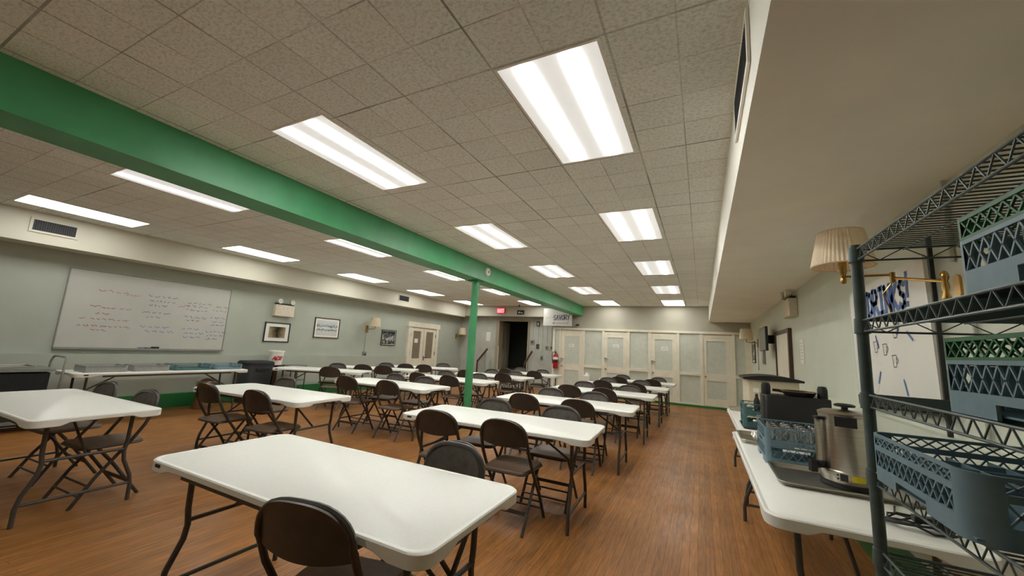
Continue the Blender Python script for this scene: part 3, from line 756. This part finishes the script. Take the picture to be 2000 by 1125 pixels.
# ------------------------------------------------------------------ along the left wall: serving table, crates, bin, bucket, cart
t = make_table(2.30, .76, 'long white folding table under the whiteboard, topped with dish crates', None, 'serving_table'); t.location = (-8.10, 3.36, -.008); t.rotation_euler = (0,0,PI/2)
def crate(name, label, w, d, h, mat, group=None, tiers=None, solid=.42, cut=True, inner=True, bar=.0036, step=.034, rad=.035):
    """open dish crate: solid lower band, diagonal lattice above, rounded corners; tiers = [(height, material)] stacked extenders"""
    t = thing(name, label, 'crate', group=group)
    def shell(z0, z1, mat, nm, band, par):
        m = MB(); H = z1-z0; r = min(rad, w*.16); th = .006
        zb = z0+H*band; out = rrect(w, d, r, 9)
        n = len(out)
        def wall(za, zz, idx, o1=0):
            for i in idx:
                a, b = out[i], out[(i+1) % n]
                A = Vector((*a, 0)); B = Vector((*b, 0)); nn = (B-A).cross(Vector((0,0,1))).normalized()*th
                A2, B2 = A-nn, B-nn
                m._add([(A.x,A.y,za),(B.x,B.y,za),(B2.x,B2.y,za),(A2.x,A2.y,za),(A.x,A.y,zz),(B.x,B.y,zz),(B2.x,B2.y,zz),(A2.x,A2.y,zz)],
                       [(3,2,1,0),(4,5,6,7),(0,1,5,4),(1,2,6,5),(2,3,7,6),(3,0,4,7)])
        corners = [i for i in range(n) if math.hypot(out[i][0]-out[(i+1)%n][0], out[i][1]-out[(i+1)%n][1]) < .025]
        flats = [i for i in range(n) if i not in corners]
        runs = []
        for i in corners:
            if runs and runs[-1][-1] == i-1: runs[-1].append(i)
            else: runs.append([i])
        for run in runs:
            pts_ = [out[i] for i in run]+[out[(run[-1]+1) % n]]; vs = []; fs = []
            for x, y in pts_:
                cxx = math.copysign(w/2-r, x); cyy = math.copysign(d/2-r, y); k_ = (r-th)/r
                xi, yi = cxx+(x-cxx)*k_, cyy+(y-cyy)*k_
                vs += [(x, y, z0), (x, y, z1), (xi, yi, z1), (xi, yi, z0)]
            for q in range(len(pts_)-1):
                for k in range(4): fs.append((4*q+k, 4*q+(k+1)%4, 4*q+4+(k+1)%4, 4*q+4+k)[::-1])
            m._add(vs, fs)
        wall(z1-.008, z1, flats)
        rim = MB()
        if band > 0:
            for i in flats:
                a, b = Vector((*out[i], 0)), Vector((*out[(i+1) % n], 0)); dv = (b-a); L = dv.length; u = dv.normalized(); nn = u.cross(Vector((0,0,1)))*th
                segs = [(0, L, z0, zb)]
                if cut: segs = [(0, L*.30, z0, zb), (L*.70, L, z0, zb), (L*.30, L*.70, z0+(zb-z0)*.62, zb)]
                for s0, s1, za, zz in segs:
                    A, B = a+u*s0, a+u*s1; A2, B2 = A-nn, B-nn
                    m._add([(A.x,A.y,za),(B.x,B.y,za),(B2.x,B2.y,za),(A2.x,A2.y,za),(A.x,A.y,zz),(B.x,B.y,zz),(B2.x,B2.y,zz),(A2.x,A2.y,zz)],
                           [(3,2,1,0),(4,5,6,7),(0,1,5,4),(1,2,6,5),(2,3,7,6),(3,0,4,7)])
        else:
            wall(z0, z0+.006, flats); zb = z0+.006
        for i in flats:                                     # lattice
            a, b = Vector((*out[i], 0)), Vector((*out[(i+1) % n], 0)); L = (b-a).length; u = (b-a).normalized(); nn = u.cross(Vector((0,0,1)))*th*.5
            hh = z1-.008-zb; k = max(3, int(round(L/step))); sx = L/k
            run = hh/1.8
            q = -run
            for j in range(k+1):
                for sgn in (1, -1):
                    s0 = j*sx; s1 = s0+sgn*max(sx, run); za, zz = zb, z1-.008
                    if s1 < 0: zz = za+(zz-za)*(s0/(s0-s1)) if s0 > s1 else zz; s1 = 0
                    if s1 > L: zz = za+(zz-za)*((L-s0)/(s1-s0)); s1 = L
                    if abs(s1-s0) < 1e-4: continue
                    A, B = a+u*s0-nn, a+u*s1-nn
                    m.bar((A.x, A.y, za), (B.x, B.y, zz), th*.6, bar, (0,0,1))
                    if s1 in (0, L) and zz < z1-.012: continue
        return m.build(nm, mat, par)
    z = 0
    shell(0, h, mat, 'base_rack', solid, t)
    bt = MB(); bt.box(-w/2+.01, w/2-.01, -d/2+.01, d/2-.01, .006, .010)
    bt.build('bottom', mat, t)
    if inner:
        g = MB(); k = 6
        for i in range(1, k):
            g.box(-w/2+.01, w/2-.01, -d/2+d*i/k-.0015, -d/2+d*i/k+.0015, .02, h-.01)
            g.box(-w/2+w*i/k-.0015, -w/2+w*i/k+.0015, -d/2+.01, d/2-.01, .02, h-.01)
        g.build('dividers', mat, t)
    z = h
    for hh, mm in (tiers or []):
        shell(z, z+hh, mm, 'extender', 0, t); z += hh
    return t
for nm, lab, y, mt, w_, so in (('dish_crate', 'grey dish crate nearest the cart on the long wall table', 2.57, 'grey', .47, .72), ('dish_crate', 'second grey dish crate on the long wall table', 3.10, 'grey', .45, .72),
                       ('dish_crate', 'teal green dish crate on the long wall table', 3.66, 'teal', .54, .35), ('dish_crate', 'blue dish crate at the far end of the long wall table', 4.21, 'blue', .48, .35)):
    c = crate(nm, lab, w_, .40, .095, mt, 'dish crates on the wall table', solid=so, cut=False, inner=False); c.location = (-8.05, y, .733); c.rotation_euler = (0,0,PI/2)
tb = thing('trash_bin', 'dark grey lined trash bin beyond the long wall table', 'trash bin', (-8.46, 5.06, 0))
q = MB(); o1 = rrect(.36, .46, .06, 4); o2 = rrect(.44, .54, .07, 4); nq = len(o1)
q._add([(*p, .0) for p in o1]+[(*p, .80) for p in o2]+[(p[0]*.95, p[1]*.95, .80) for p in o2]+[(p[0]*.93, p[1]*.93, .1) for p in o1], [tuple(range(nq))[::-1]]+[(r*nq+k, r*nq+(k+1)%nq, (r+1)*nq+(k+1)%nq, (r+1)*nq+k) for r in range(3) for k in range(nq)]+[tuple(3*nq+k for k in range(nq))])
q.build('body', 'darkgrey', tb)
MB().prism([(x*1.04, y*1.04) for x, y in o2], .76, .845, ch=.03).build('bin_liner', 'black2', tb)
MB().box(.24, .27, -.13, .13, .66, .70).build('handle', 'black', tb)
ps = thing('pedestal_stand', 'dark pedestal holding the white bucket by the left wall', 'stand', (-8.52, 5.50, 0))
MB().box(-.045, .045, -.045, .045, .03, .73).build('post', 'wood', ps); MB().box(-.14, .14, -.14, .14, 0, .03).build('base', 'wood', ps); MB().box(-.14, .14, -.14, .14, .73, .755).build('top_plate', 'wood', ps)
bk = thing('bucket', 'white plastic bucket with red lettering on a dark pedestal', 'bucket', (-8.52, 5.50, .756))
MB().lathe([(0,0), (.125,0), (.145,.27), (.158,.272), (.160,.31), (.150,.312), (.147,.29), (.12,.01), (0,.008)], 32).build('body', 'white2', bk)
MB().lathe([(.146,.21), (.153,.21), (.153,.225), (.146,.225)], 32).build('rim_band', 'white2', bk)
cv = bpy.data.curves.new('lettering', 'FONT'); cv.body = 'ACE'; cv.size = .105; cv.shear = .28; cv.offset = .006; cv.extrude = .001; cv.align_x = 'CENTER'; cv.space_character = .82
cv.materials.append(M['aced']); lt = bpy.data.objects.new('lettering_source', cv); COL.objects.link(lt); me = bpy.data.meshes.new_from_object(lt.evaluated_get(bpy.context.evaluated_depsgraph_get())); bpy.data.objects.remove(lt); lo = bpy.data.objects.new('lettering', me); COL.objects.link(lo); lo.parent = bk; lo.location = (.150*math.cos(math.radians(-26)), .150*math.sin(math.radians(-26)), .11); lo.rotation_euler = (PI/2, 0, math.radians(64)); 
sd = thing('side_table', 'small grey topped folding side table between bucket and angled table', 'table', (-8.52, 5.98, 0), 0)
MB().prism(rrect(.34, .44, .04, 4), .715, .74, ch=.005).build('tabletop', 'greytop', sd)
for x in (-.16, .16):
    for y in (-.2, .2): MB().tube([(x*.9, y*.9, .72), (x*.9, y*.9, 0)], .012, 8).build('leg', 'leg', sd)
MB().box(-.14, .14, -.17, .17, .40, .415).build('lower_shelf', 'greytop', sd)
kg = thing('steel_can', 'round brushed steel can on floor behind the far end of wall table', 'trash can', (-8.30, 4.12, 0))
MB().lathe([(0,0), (.15,0), (.16,.02), (.16,.48), (.155,.50), (.08,.54), (0,.55)], 28).build('body', 'steel', kg); MB().lathe([(.161,.46), (.17,.47), (.161,.48)], 28).build('rim_ring', 'steel', kg)
ct = thing('utility_cart', 'grey utility cart with black body and hoop handle left of the wall table', 'cart', (-8.17, 1.40, 0))
MB().prism(rrect(.62, 1.36, .05, 4), .76, .80, ch=.01).build('top_tray', 'greytop', ct)
MB().prism(rrect(.56, 1.28, .04, 4), .12, .74).build('body', 'black2', ct)
MB().prism(rrect(.62, 1.36, .05, 4), .10, .14).build('bottom_tray', 'greytop', ct)
MB().tube([(.27,.685,.14), (.27,.73,.30), (.27,.75,.86), (.25,.76,.92), (.2,.765,.945), (-.2,.765,.945), (-.25,.76,.92), (-.27,.75,.86), (-.27,.73,.3), (-.27,.685,.14)], .014, 10).build('hoop_handle', 'frame_alu', ct)
for x in (-.24, .24):
    for y in (-.58, .58): MB().cyl((x-.014, y, .05), (x+.014, y, .05), .05, 16).bar((x, y, .05), (x, y, .12), .04, .03).build('caster', 'black', ct)
cg = thing('serving_tray', 'flat grey tray lying on top of the utility cart', 'tray', (-8.1, 1.60, .803)); MB().prism(rrect(.40, .60, .03, 4), .0, .012, ch=.004).build('base', 'alu', cg)
MB().tube([(x, y, .018) for x, y in rrect(.40, .60, .03, 4)], .008, 6, closed=True).build('rim', 'alu', cg)
jg = thing('soap_jug', 'white plastic jug standing by the partition between first two doors', 'jug', (-3.40, 12.60, 0))
# a small stool carries the jug in front of the partition
JS = thing('step_stool', 'low dark stool carrying the white jug before the partition', 'stool', (-3.40, 12.60, 0))
MB().box(-.18, .18, -.13, .13, .42, .45).build('seat', 'wood', JS)
for x in (-.15, .15):
    for y in (-.1, .1): MB().box(x-.015, x+.015, y-.015, y+.015, 0, .42).build('leg', 'wood', JS)
jg.location = (-3.40, 12.60, .451)
MB().prism(rrect(.20, .14, .03, 4), 0, .20, ch=.012).build('body', 'white2', jg)
MB().lathe([(.068,.195), (.03,.27), (.022,.275), (.022,.30), (0,.302)], 16).build('neck', 'white2', jg)
MB().tube([(.03,0,.27), (.08,0,.27), (.095,0,.22), (.085,0,.15)], .011, 8).build('handle', 'white2', jg)

# ------------------------------------------------------------------ right wall fittings
def right(o, y, z, dx=0): o.location = (XR-dx, y, z); o.rotation_euler = (0,0,-PI/2); return o      # local -y -> -x
tv = thing('wall_television', 'grey flat television on a bracket on the right wall', 'television', (1.09, 8.98, 1.85), -PI/2)
MB().prism(rrect(.84, .045, .012, 2), -.225, .225, ch=.005).build('casing', 'black', tv)
MB().box(-.405, .405, -.026, -.022, -.21, .21).build('screen', 'tv', tv)
MB().box(-.06, .06, .02, .165, -.08, .08).build('bracket', 'black', tv)
ph = thing('wall_phone', 'white wall phone with grey holder hanging below the television', 'telephone'); right(ph, 10.25, 1.53)
MB().box(-.09, .09, -.05, 0, -.17, .15).build('holder', 'frame_alu', ph); MB().box(-.05, .05, -.09, -.05, -.09, .15).build('handset', 'white2', ph)
pst = MB().box(-.11, .11, -.004, 0, -.165, .165).build('paper_sign', 'white2'); tag(right(pst, 6.66, 1.585, .002), 'tall narrow white paper sheet taped to the right wall', 'sign')
m = MB()
for k in range(6): scribble(m, -.08, .11-k*.045, .16, .016, .004)
m.build('writing', 'inkdark', pst, (0, -.0045, 0))
p = picture('brown framed picture at the far end of the right wall', 0, 0, .62, .56, 'mono2', .05, 'wood'); right(p, 12.2, 1.65, .002)
fl = box_sconce('wall lamp with cream shade at the far end of right wall', True); right(fl, 11.35, 2.02)
ob = MB().box(-.05, .05, -.02, 0, -.08, .08).build('outlet_box', 'white2'); tag(right(ob, 9.6, .93, .07), 'white outlet plate on the right wall behind the beige box', 'outlet'); MB().box(-.02, .02, -.024, -.02, -.05, .05).build('socket', 'frame_alu', ob)

# pleated swing-arm lamp
sl = thing('swing_arm_lamp', 'brass swing-arm wall lamp with pleated cream shade above the wire shelves', 'wall lamp', (XR, 2.90, 1.88))
MB().prism(rrect(.13, .06, .028, 4), .0, .012).xf(Matrix.Rotation(-PI/2, 4, 'Y')).build('back_plate', 'brass', sl, (-.0, 0, 0))
MB().lathe([(0,-.10), (.016,-.095), (.020,-.06), (.012,-.03), (.017,0), (.012,.03), (.018,.05), (.018,.07), (.010,.085), (0,.09)], 18).build('back_column', 'brass', sl, (-.055, 0, 0))
EL = (-.20, .20, .09); EN = (-.415, .28, .12)
MB().tube([(-.055,0,.03), EL], .0085, 8).cyl((EL[0], EL[1], EL[2]-.03), (EL[0], EL[1], EL[2]+.035), .014, 10).tube([(EL[0], EL[1], EL[2]+.02), EN], .0075, 8).build('swing_arm', 'brass', sl)
MB().lathe([(0,-.05), (.014,-.045), (.018,-.02), (.010,0), (.022,.03), (.022,.10), (0,.10)], 14).build('socket', 'brass', sl, EN)
SHD = (EN[0], EN[1], EN[2])
MB().lathe([(.165,.07), (.120,.30), (.117,.30), (.161,.07)], 88, ripple=.03).build('pleated_shade', 'shade', sl, SHD, smooth=0)
MB().lathe([(.166,.066), (.169,.07), (.166,.076)], 48).lathe([(.121,.296), (.124,.30), (.121,.304)], 48).build('shade_trim', 'shade2', sl, SHD)
MB().tube([(EL[0], EL[1], EL[2]-.02), (EL[0]-.05,.21,-.01), (EL[0]-.02,.20,-.12), (EL[0]+.02,.18,-.18)], .0035, 6).build('cord', 'brass', sl)
cd = MB().cyl((XR-.015, 2.90, 2.02), (XR-.015, 2.90, 2.489), .012, 8).build('conduit', 'greypaint'); tag(cd, 'thin grey conduit rising from the swing-arm lamp to the soffit', 'conduit')
cd = MB().cyl((XR-.015, 2.78, 1.062), (XR-.015, 2.78, 1.72), .010, 8).build('conduit', 'greypaint'); tag(cd, 'thin grey conduit on the right wall below the swing-arm lamp', 'conduit')

# drinks board: rolling whiteboard with dark posts, slightly crooked
db = thing('drinks_whiteboard', 'crooked whiteboard with blue DRINKS lettering on wall ledge behind the shelves', 'whiteboard', (XR-.042, 3.66, 1.65), -PI/2)
pan = MB().box(-.75, .56, -.010, .010, -.43, .44).build('panel', 'board_w', db, (0,0,0), (0, math.radians(-2.6), 0))
MB().box(-.75, .56, -.013, .013, -.51, -.43).build('bottom_rail', 'black', pan)
MB().box(-.758, -.75, -.012, .012, -.51, .44).build('edge_strip', 'white2', pan)
m = MB(); write(m, 'DRINKS', -.34, .185, .080, .185, .030, .040, -.0045); m.build('lettering', 'inkblue', pan, (0, -.0115, 0))
m = MB(); stroke(m, [(.325,.23), (.335,.38)], .032); stroke(m, [(.318,.17), (.319,.185)], .03); m.build('exclamation', 'inkblue', pan, (0, -.0115, 0))
m = MB()
for x, z, a in ((-.28,-.33,.9), (.14,-.31,-1.2), (.26,.0,-.6), (-.25,.02,-1.1), (.12,.0,1.1)): stroke(m, [(x, z), (x+.08*math.cos(a), z+.10*math.sin(a))], .018)
m.build('rays', 'inkblue', pan, (0, -.0115, 0))
m = MB()
for x, z in ((-.14,-.05), (.0,-.14), (-.30,-.02), (.05,.06)):
    stroke(m, [(x,z), (x+.012,z-.08), (x+.052,z-.08), (x+.064,z), (x,z)], .006); stroke(m, [(x+.064,z-.02), (x+.09,z-.035), (x+.06,z-.06)], .006)
m.build('cup_drawings', 'inkdark', pan, (0, -.0115, 0))
MB().box(.600, .616, -.010, .010, -.585, .55).build('post', 'black', db)

# ------------------------------------------------------------------ serving tables on the right and what stands on them
t = make_table(2.26, .76, 'long white table in the right foreground carrying the coffee urn', None, 'serving_table'); t.location = (.625, 3.335, 0); t.rotation_euler = (0,0,PI/2)
t = make_table(1.90, .76, 'white table farther along right wall carrying the beige box', None, 'serving_table'); t.location = (.68, 5.50, 0); t.rotation_euler = (0,0,PI/2)
def pan_(name, label, w, d, h, loc, rz=0, mat='alu'):
    t = thing(name, label, 'tray', loc, rz); out = rrect(w, d, .035, 5); n = len(out); m = MB()
    r = [[(x*.93, y*.93, 0) for x, y in out], [(x*.985, y*.985, h) for x, y in out], [(x, y, h) for x, y in out], [(x, y, h-.005) for x, y in out], [(x*.98, y*.98, h-.006) for x, y in out], [(x*.90, y*.90, .004) for x, y in out]]
    r = [r[0], r[4], r[3], r[2], [(x*.97, y*.97, h) for x, y in out], r[5]]
    m._add([v for q in r for v in q], [tuple(range(n))[::-1]]+[(i*n+k, i*n+(k+1)%n, (i+1)*n+(k+1)%n, (i+1)*n+k) for i in range(5) for k in range(n)]+[tuple(5*n+k for k in range(n))])
    m.build('pan', mat, t)
    MB().tube([(x, y, h) for x, y in out], .004, 6, closed=True).build('rolled_rim', mat, t)
    return t
pan_('sheet_pan', 'large aluminium sheet pan under the coffee urn', .70, .47, .025, (.725, 2.965, .741))
pan_('steam_pan', 'steel pan on table edge just behind the blue crates', .15, .46, .03, (.355, 4.10, .741), 0, 'steel')
pan_('tray', 'dark tray under the teal crates on the farther right table', .36, .40, .025, (.535, 4.86, .741), 0, 'leg')
pan_('steam_pan', 'small steel pan at the far left corner of farther right table', .19, .26, .03, (.42, 6.29, .741), 0, 'steel')
# coffee urn
UR = 1.07
ur = thing('coffee_urn', 'stainless steel coffee urn with black lid knob on the sheet pan', 'coffee urn', (.748, 2.975, .747))
MB().lathe([(0,0), (.122,0), (.126,.006), (.126,.022), (0,.022)], 36).build('base_ring', 'black', ur)
MB().lathe([(.118,.022), (.122,.03), (.122,.085), (.118,.09), (.118,.385), (.121,.388), (.121,.393), (0,.393)], 40).build('body', 'steel', ur)
MB().lathe([(.121,.393), (.122,.40), (.10,.412), (.0,.42)], 36).build('lid', 'steel', ur)
MB().lathe([(.015,.415), (.015,.432), (.045,.436), (.048,.446), (.035,.452), (0,.453)], 24).build('lid_knob', 'black', ur)
for nm, a in (('side_handle', -14), ('side_handle', 166)):
    h = MB().box(-.045, .045, -.036, 0, .335, .388).box(-.043, .043, -.042, -.03, .34, .382)
    h.xf(Matrix.Rotation(math.radians(a), 4, 'Z') @ Matrix.Translation((0, -.112, 0))); h.build(nm, 'black', ur)
g = MB().box(-.009, .009, -.026, -.006, .12, .37).xf(Matrix.Rotation(math.radians(-72), 4, 'Z') @ Matrix.Translation((0,-.125,0))); g.build('sight_gauge', 'steel', ur)
for za in (.355, .105):
    g = MB().box(-.018, .018, -.030, 0, za, za+.018).xf(Matrix.Rotation(math.radians(-72), 4, 'Z') @ Matrix.Translation((0,-.123,0))); g.build('gauge_mount', 'black', ur)
g = MB().cyl((0,0,.095), (0,-.06,.095), .013, 10).bar((0,-.06,.12), (0,-.06,.06), .03, .03).bar((0,-.05,.125), (0,-.09,.14), .02, .012).xf(Matrix.Rotation(math.radians(-72), 4, 'Z') @ Matrix.Translation((0,-.115,0))); g.build('spigot', 'black', ur)
g = MB().box(-.016, .016, -.006, 0, .042, .078).xf(Matrix.Rotation(math.radians(-24), 4, 'Z') @ Matrix.Translation((0,-.120,0))); g.build('switch', 'black', ur)
g = MB()
for z in (.05, .07): g.cyl((0,.002,z), (0,-.005,z), .005, 8)
g.xf(Matrix.Rotation(math.radians(-36), 4, 'Z') @ Matrix.Translation((0,-.120,0))); g.build('indicator_light', 'black', ur)
vs = []; fs = []
for k in range(9):
    a = math.radians(-100+8*k); vs += [(.1235*math.cos(a), .1235*math.sin(a), .045), (.1235*math.cos(a), .1235*math.sin(a), .078)]
    if k: fs.append((2*k-2, 2*k, 2*k+1, 2*k-1))
g = MB(); g._add(vs, fs); g.build('warning_label', 'yellow', ur)
ur.scale = (UR, UR, 1.0)
# two blue crates with tumblers
c1 = crate('glass_rack', 'lower of the two blue glass racks beside the coffee urn', .50, .46, .118, 'blue', 'blue racks on the right table', solid=.34, inner=False, step=.05); c1.location = (.625, 3.47, .741)
c2 = crate('glass_rack', 'upper blue glass rack full of tumblers beside the coffee urn', .50, .46, .118, 'blue', 'blue racks on the right table', solid=.34, inner=False, step=.05); c2.location = (.625, 3.47, .860)
gl0 = None
for i in range(5):
    for j in range(4):
        loc = (.455+i*.085, 3.305+j*.095, .871)
        if gl0 is None:
            gl0 = thing('tumbler', 'shiny upturned tumbler in the upper blue rack beside the urn', 'tumbler', loc, 0, 'tumblers in the upper blue rack')
            MB().lathe([(.036,0), (.028,.10), (.0,.10)], 16).build('body', 'foil', gl0); MB().lathe([(.0,.101), (.026,.101), (.028,.104), (.0,.108)], 16).build('foot', 'foil', gl0)
        else: dup(gl0, loc, 0, 'shiny upturned tumbler in the upper blue rack beside the urn')
# black tote with a skillet on top
bt = thing('food_tote', 'black insulated tote with raised corner handles behind the blue racks', 'tote', (.70, 4.13, .741))
MB().prism(rrect(.47, .24, .03, 4), 0, .40, ch=.006).build('body', 'black', bt)
for s in (-1, 1): MB().lathe([(0,0), (.036,0), (.036,.07), (.028,.095), (0,.10)], 16).build('corner_handle', 'black', bt, (s*.20, 0, .40))
sk = thing('skillet', 'dark skillet with tan rim lying across the black tote', 'skillet', (.735, 4.13, 1.1435))
MB().lathe([(0,0), (.10,0), (.12,.03), (.125,.035), (.117,.036), (.096,.008), (0,.006)], 28).build('pan', 'black', sk)
MB().lathe([(.121,.034), (.128,.037), (.121,.041)], 28).build('rim', 'brass', sk)
MB().tube([(-.11,0,.028), (-.14,0,.034), (-.185,0,.036)], .012, 8).build('handle', 'black', sk)
# teal crates with a jug handle
c3 = crate('glass_rack', 'lower teal rack on the dark tray of the farther right table', .34, .36, .11, 'teal', 'teal racks on the farther table', solid=.4, inner=False, step=.05); c3.location = (.535, 4.86, .768)
c4 = crate('glass_rack', 'upper teal rack on the dark tray of the farther right table', .34, .36, .11, 'teal', 'teal racks on the farther table', solid=.4, inner=False, step=.05); c4.location = (.535, 4.86, .879)
pt = thing('thermos_pitcher', 'dark thermos pitcher standing in the upper teal rack', 'pitcher', (.505, 4.86, .891))
MB().lathe([(0,0), (.028,0), (.028,.12), (.016,.15), (.012,.19), (0,.192)], 18).build('body', 'black', pt); MB().tube([(.028,0,.04), (.028,0,.10)], .006, 6).build('handle', 'black', pt)
# beige box with black lid
bx = thing('insulated_box', 'beige box with a black bowed lid on the farther right table', 'box', (.74, 5.82, .741))
MB().prism(rrect(.52, .60, .03, 4), 0, .455).build('body', 'beige', bx)
vs = []; fs = []
for i in range(13):
    u = -1+i/6; x = u*.30; z = .480+.035*(1-u*u)
    vs += [(x, -.34, .457), (x, .34, .457), (x, .34, z), (x, -.34, z)]
    if i:
        a = 4*(i-1); b = 4*i
        for k in range(4): fs.append((a+k, b+k, b+(k+1)%4, a+(k+1)%4))
fs += [(3,2,1,0), (48,49,50,51)]
g = MB(); g._add(vs, fs); g.build('lid', 'black', bx)
MB().box(-.20, -.14, -.306, -.30, .31, .36).build('tag', 'white2', bx)
# tangle of cord
pts = []
for k in range(60):
    a = k*.42; r_ = .07+.03*math.sin(k*.37); pts.append((r_*1.5*math.cos(a), r_*.8*math.sin(a), .006+.004*(k % 7)/1.0))
cb = MB().tube([(-.02,.26,.008), (-.06,.14,.008)]+pts, .0045, 6).build('power_cord', 'black', None, (.86, 2.42, .741)); tag(cb, 'coiled black power cord on table behind the wire shelf post', 'cord')
MB().box(-.05, .06, -.035, .0, .03, .055).build('plug', 'black', cb)

# ------------------------------------------------------------------ wire shelving unit in the right foreground
SX0, SX1, SY0, SY1 = .462, .93, .34, 1.60
SH = thing('wire_shelving_unit', 'dark green wire shelving unit in the right foreground holding dish racks', 'shelving', (SX0, SY1, 0))
def L(x, y, z): return (x-SX0, y-SY1, z)
for x in (SX0, SX1):
    for y in (SY0, SY1):
        q = MB().cyl(L(x, y, .02), L(x, y, 1.815), .0155, 18); q.build('post', 'rackgreen', SH)
        MB().lathe([(0,0), (.018,0), (.018,.02), (0,.022)], 14).build('foot', 'black', SH, L(x, y, 0))
def truss(m, a, b, dz, step, r1, r2):
    a, b = Vector(a), Vector(b); n = max(2, int((b-a).length/step)); dn = Vector((0,0,-dz))
    m.tube([a, b], r1, 8); m.tube([a+dn, b+dn], r1, 8)
    for i in range(n):
        p, q_ = a+(b-a)*(i/n), a+(b-a)*((i+1)/n); mid = (p+q_)/2+dn
        m.tube([p, mid], r2, 5); m.tube([mid, q_], r2, 5)
for z in (1.80, 1.567, 1.335, 1.11, .888):
    w = MB()
    for i in range(56):
        y = SY0+.01+(SY1-SY0-.02)*i/55; w.tube([L(SX0, y, z), L(SX1, y, z)], .0021, 5)
    for x in (.25, .5, .75): w.tube([L(SX0+(SX1-SX0)*x, SY0, z-.005), L(SX0+(SX1-SX0)*x, SY1, z-.005)], .0025, 6)
    s_ = w.build('shelf', 'rackgreen', SH)
    for x in (SX0, SX1): e = MB(); truss(e, L(x, SY0, z), L(x, SY1, z), .036, .052, .0032, .0019); e.build('edge_truss', 'rackgreen', s_)
    for y in (SY0, SY1): e = MB(); truss(e, L(SX0, y, z), L(SX1, y, z), .036, .095, .0032, .0018); e.build('edge_truss', 'rackgreen', s_)
    for x in (SX0, SX1):
        for y in (SY0, SY1): MB().tube([L(x, y, z-.042), L(x, y, z+.006)], [.0205, .0185], 14).build('collar', 'rackgreen', s_)
c = crate('dish_rack', 'top dish rack with green upper half on the shelving unit', .46, .52, .105, 'blue', 'dish racks on the wire shelves', [(.046, 'dgreen')], solid=.42, step=.031); c.location = (.695, .82, 1.571)
c = crate('dish_rack', 'middle dish rack with green upper half on the shelving unit', .46, .52, .105, 'blue', 'dish racks on the wire shelves', [(.046, 'dgreen')], solid=.42, step=.031); c.location = (.695, .92, 1.339)
c = crate('dish_rack', 'lower all blue dish rack jutting past the front shelf post', .47, .47, .088, 'blue', 'dish racks on the wire shelves', [(.036, 'blue')], solid=.44, step=.030, rad=.05); c.location = (.432+.235, 1.52-.235, 1.114)

# ------------------------------------------------------------------ world and render look
W = bpy.data.worlds.new('world'); SC.world = W; W.use_nodes = True
W.node_tree.nodes['Background'].inputs[0].default_value = (.8, .85, .9, 1); W.node_tree.nodes['Background'].inputs[1].default_value = .05
vs_ = SC.view_settings; vs_.view_transform = 'Standard'; vs_.look = 'None'; vs_.gamma = 1; vs_.use_curve_mapping = False; vs_.exposure = 1.06
SC.cycles.use_denoising = True; SC.cycles.max_bounces = 14; SC.cycles.diffuse_bounces = 10; SC.cycles.sample_clamp_indirect = 8
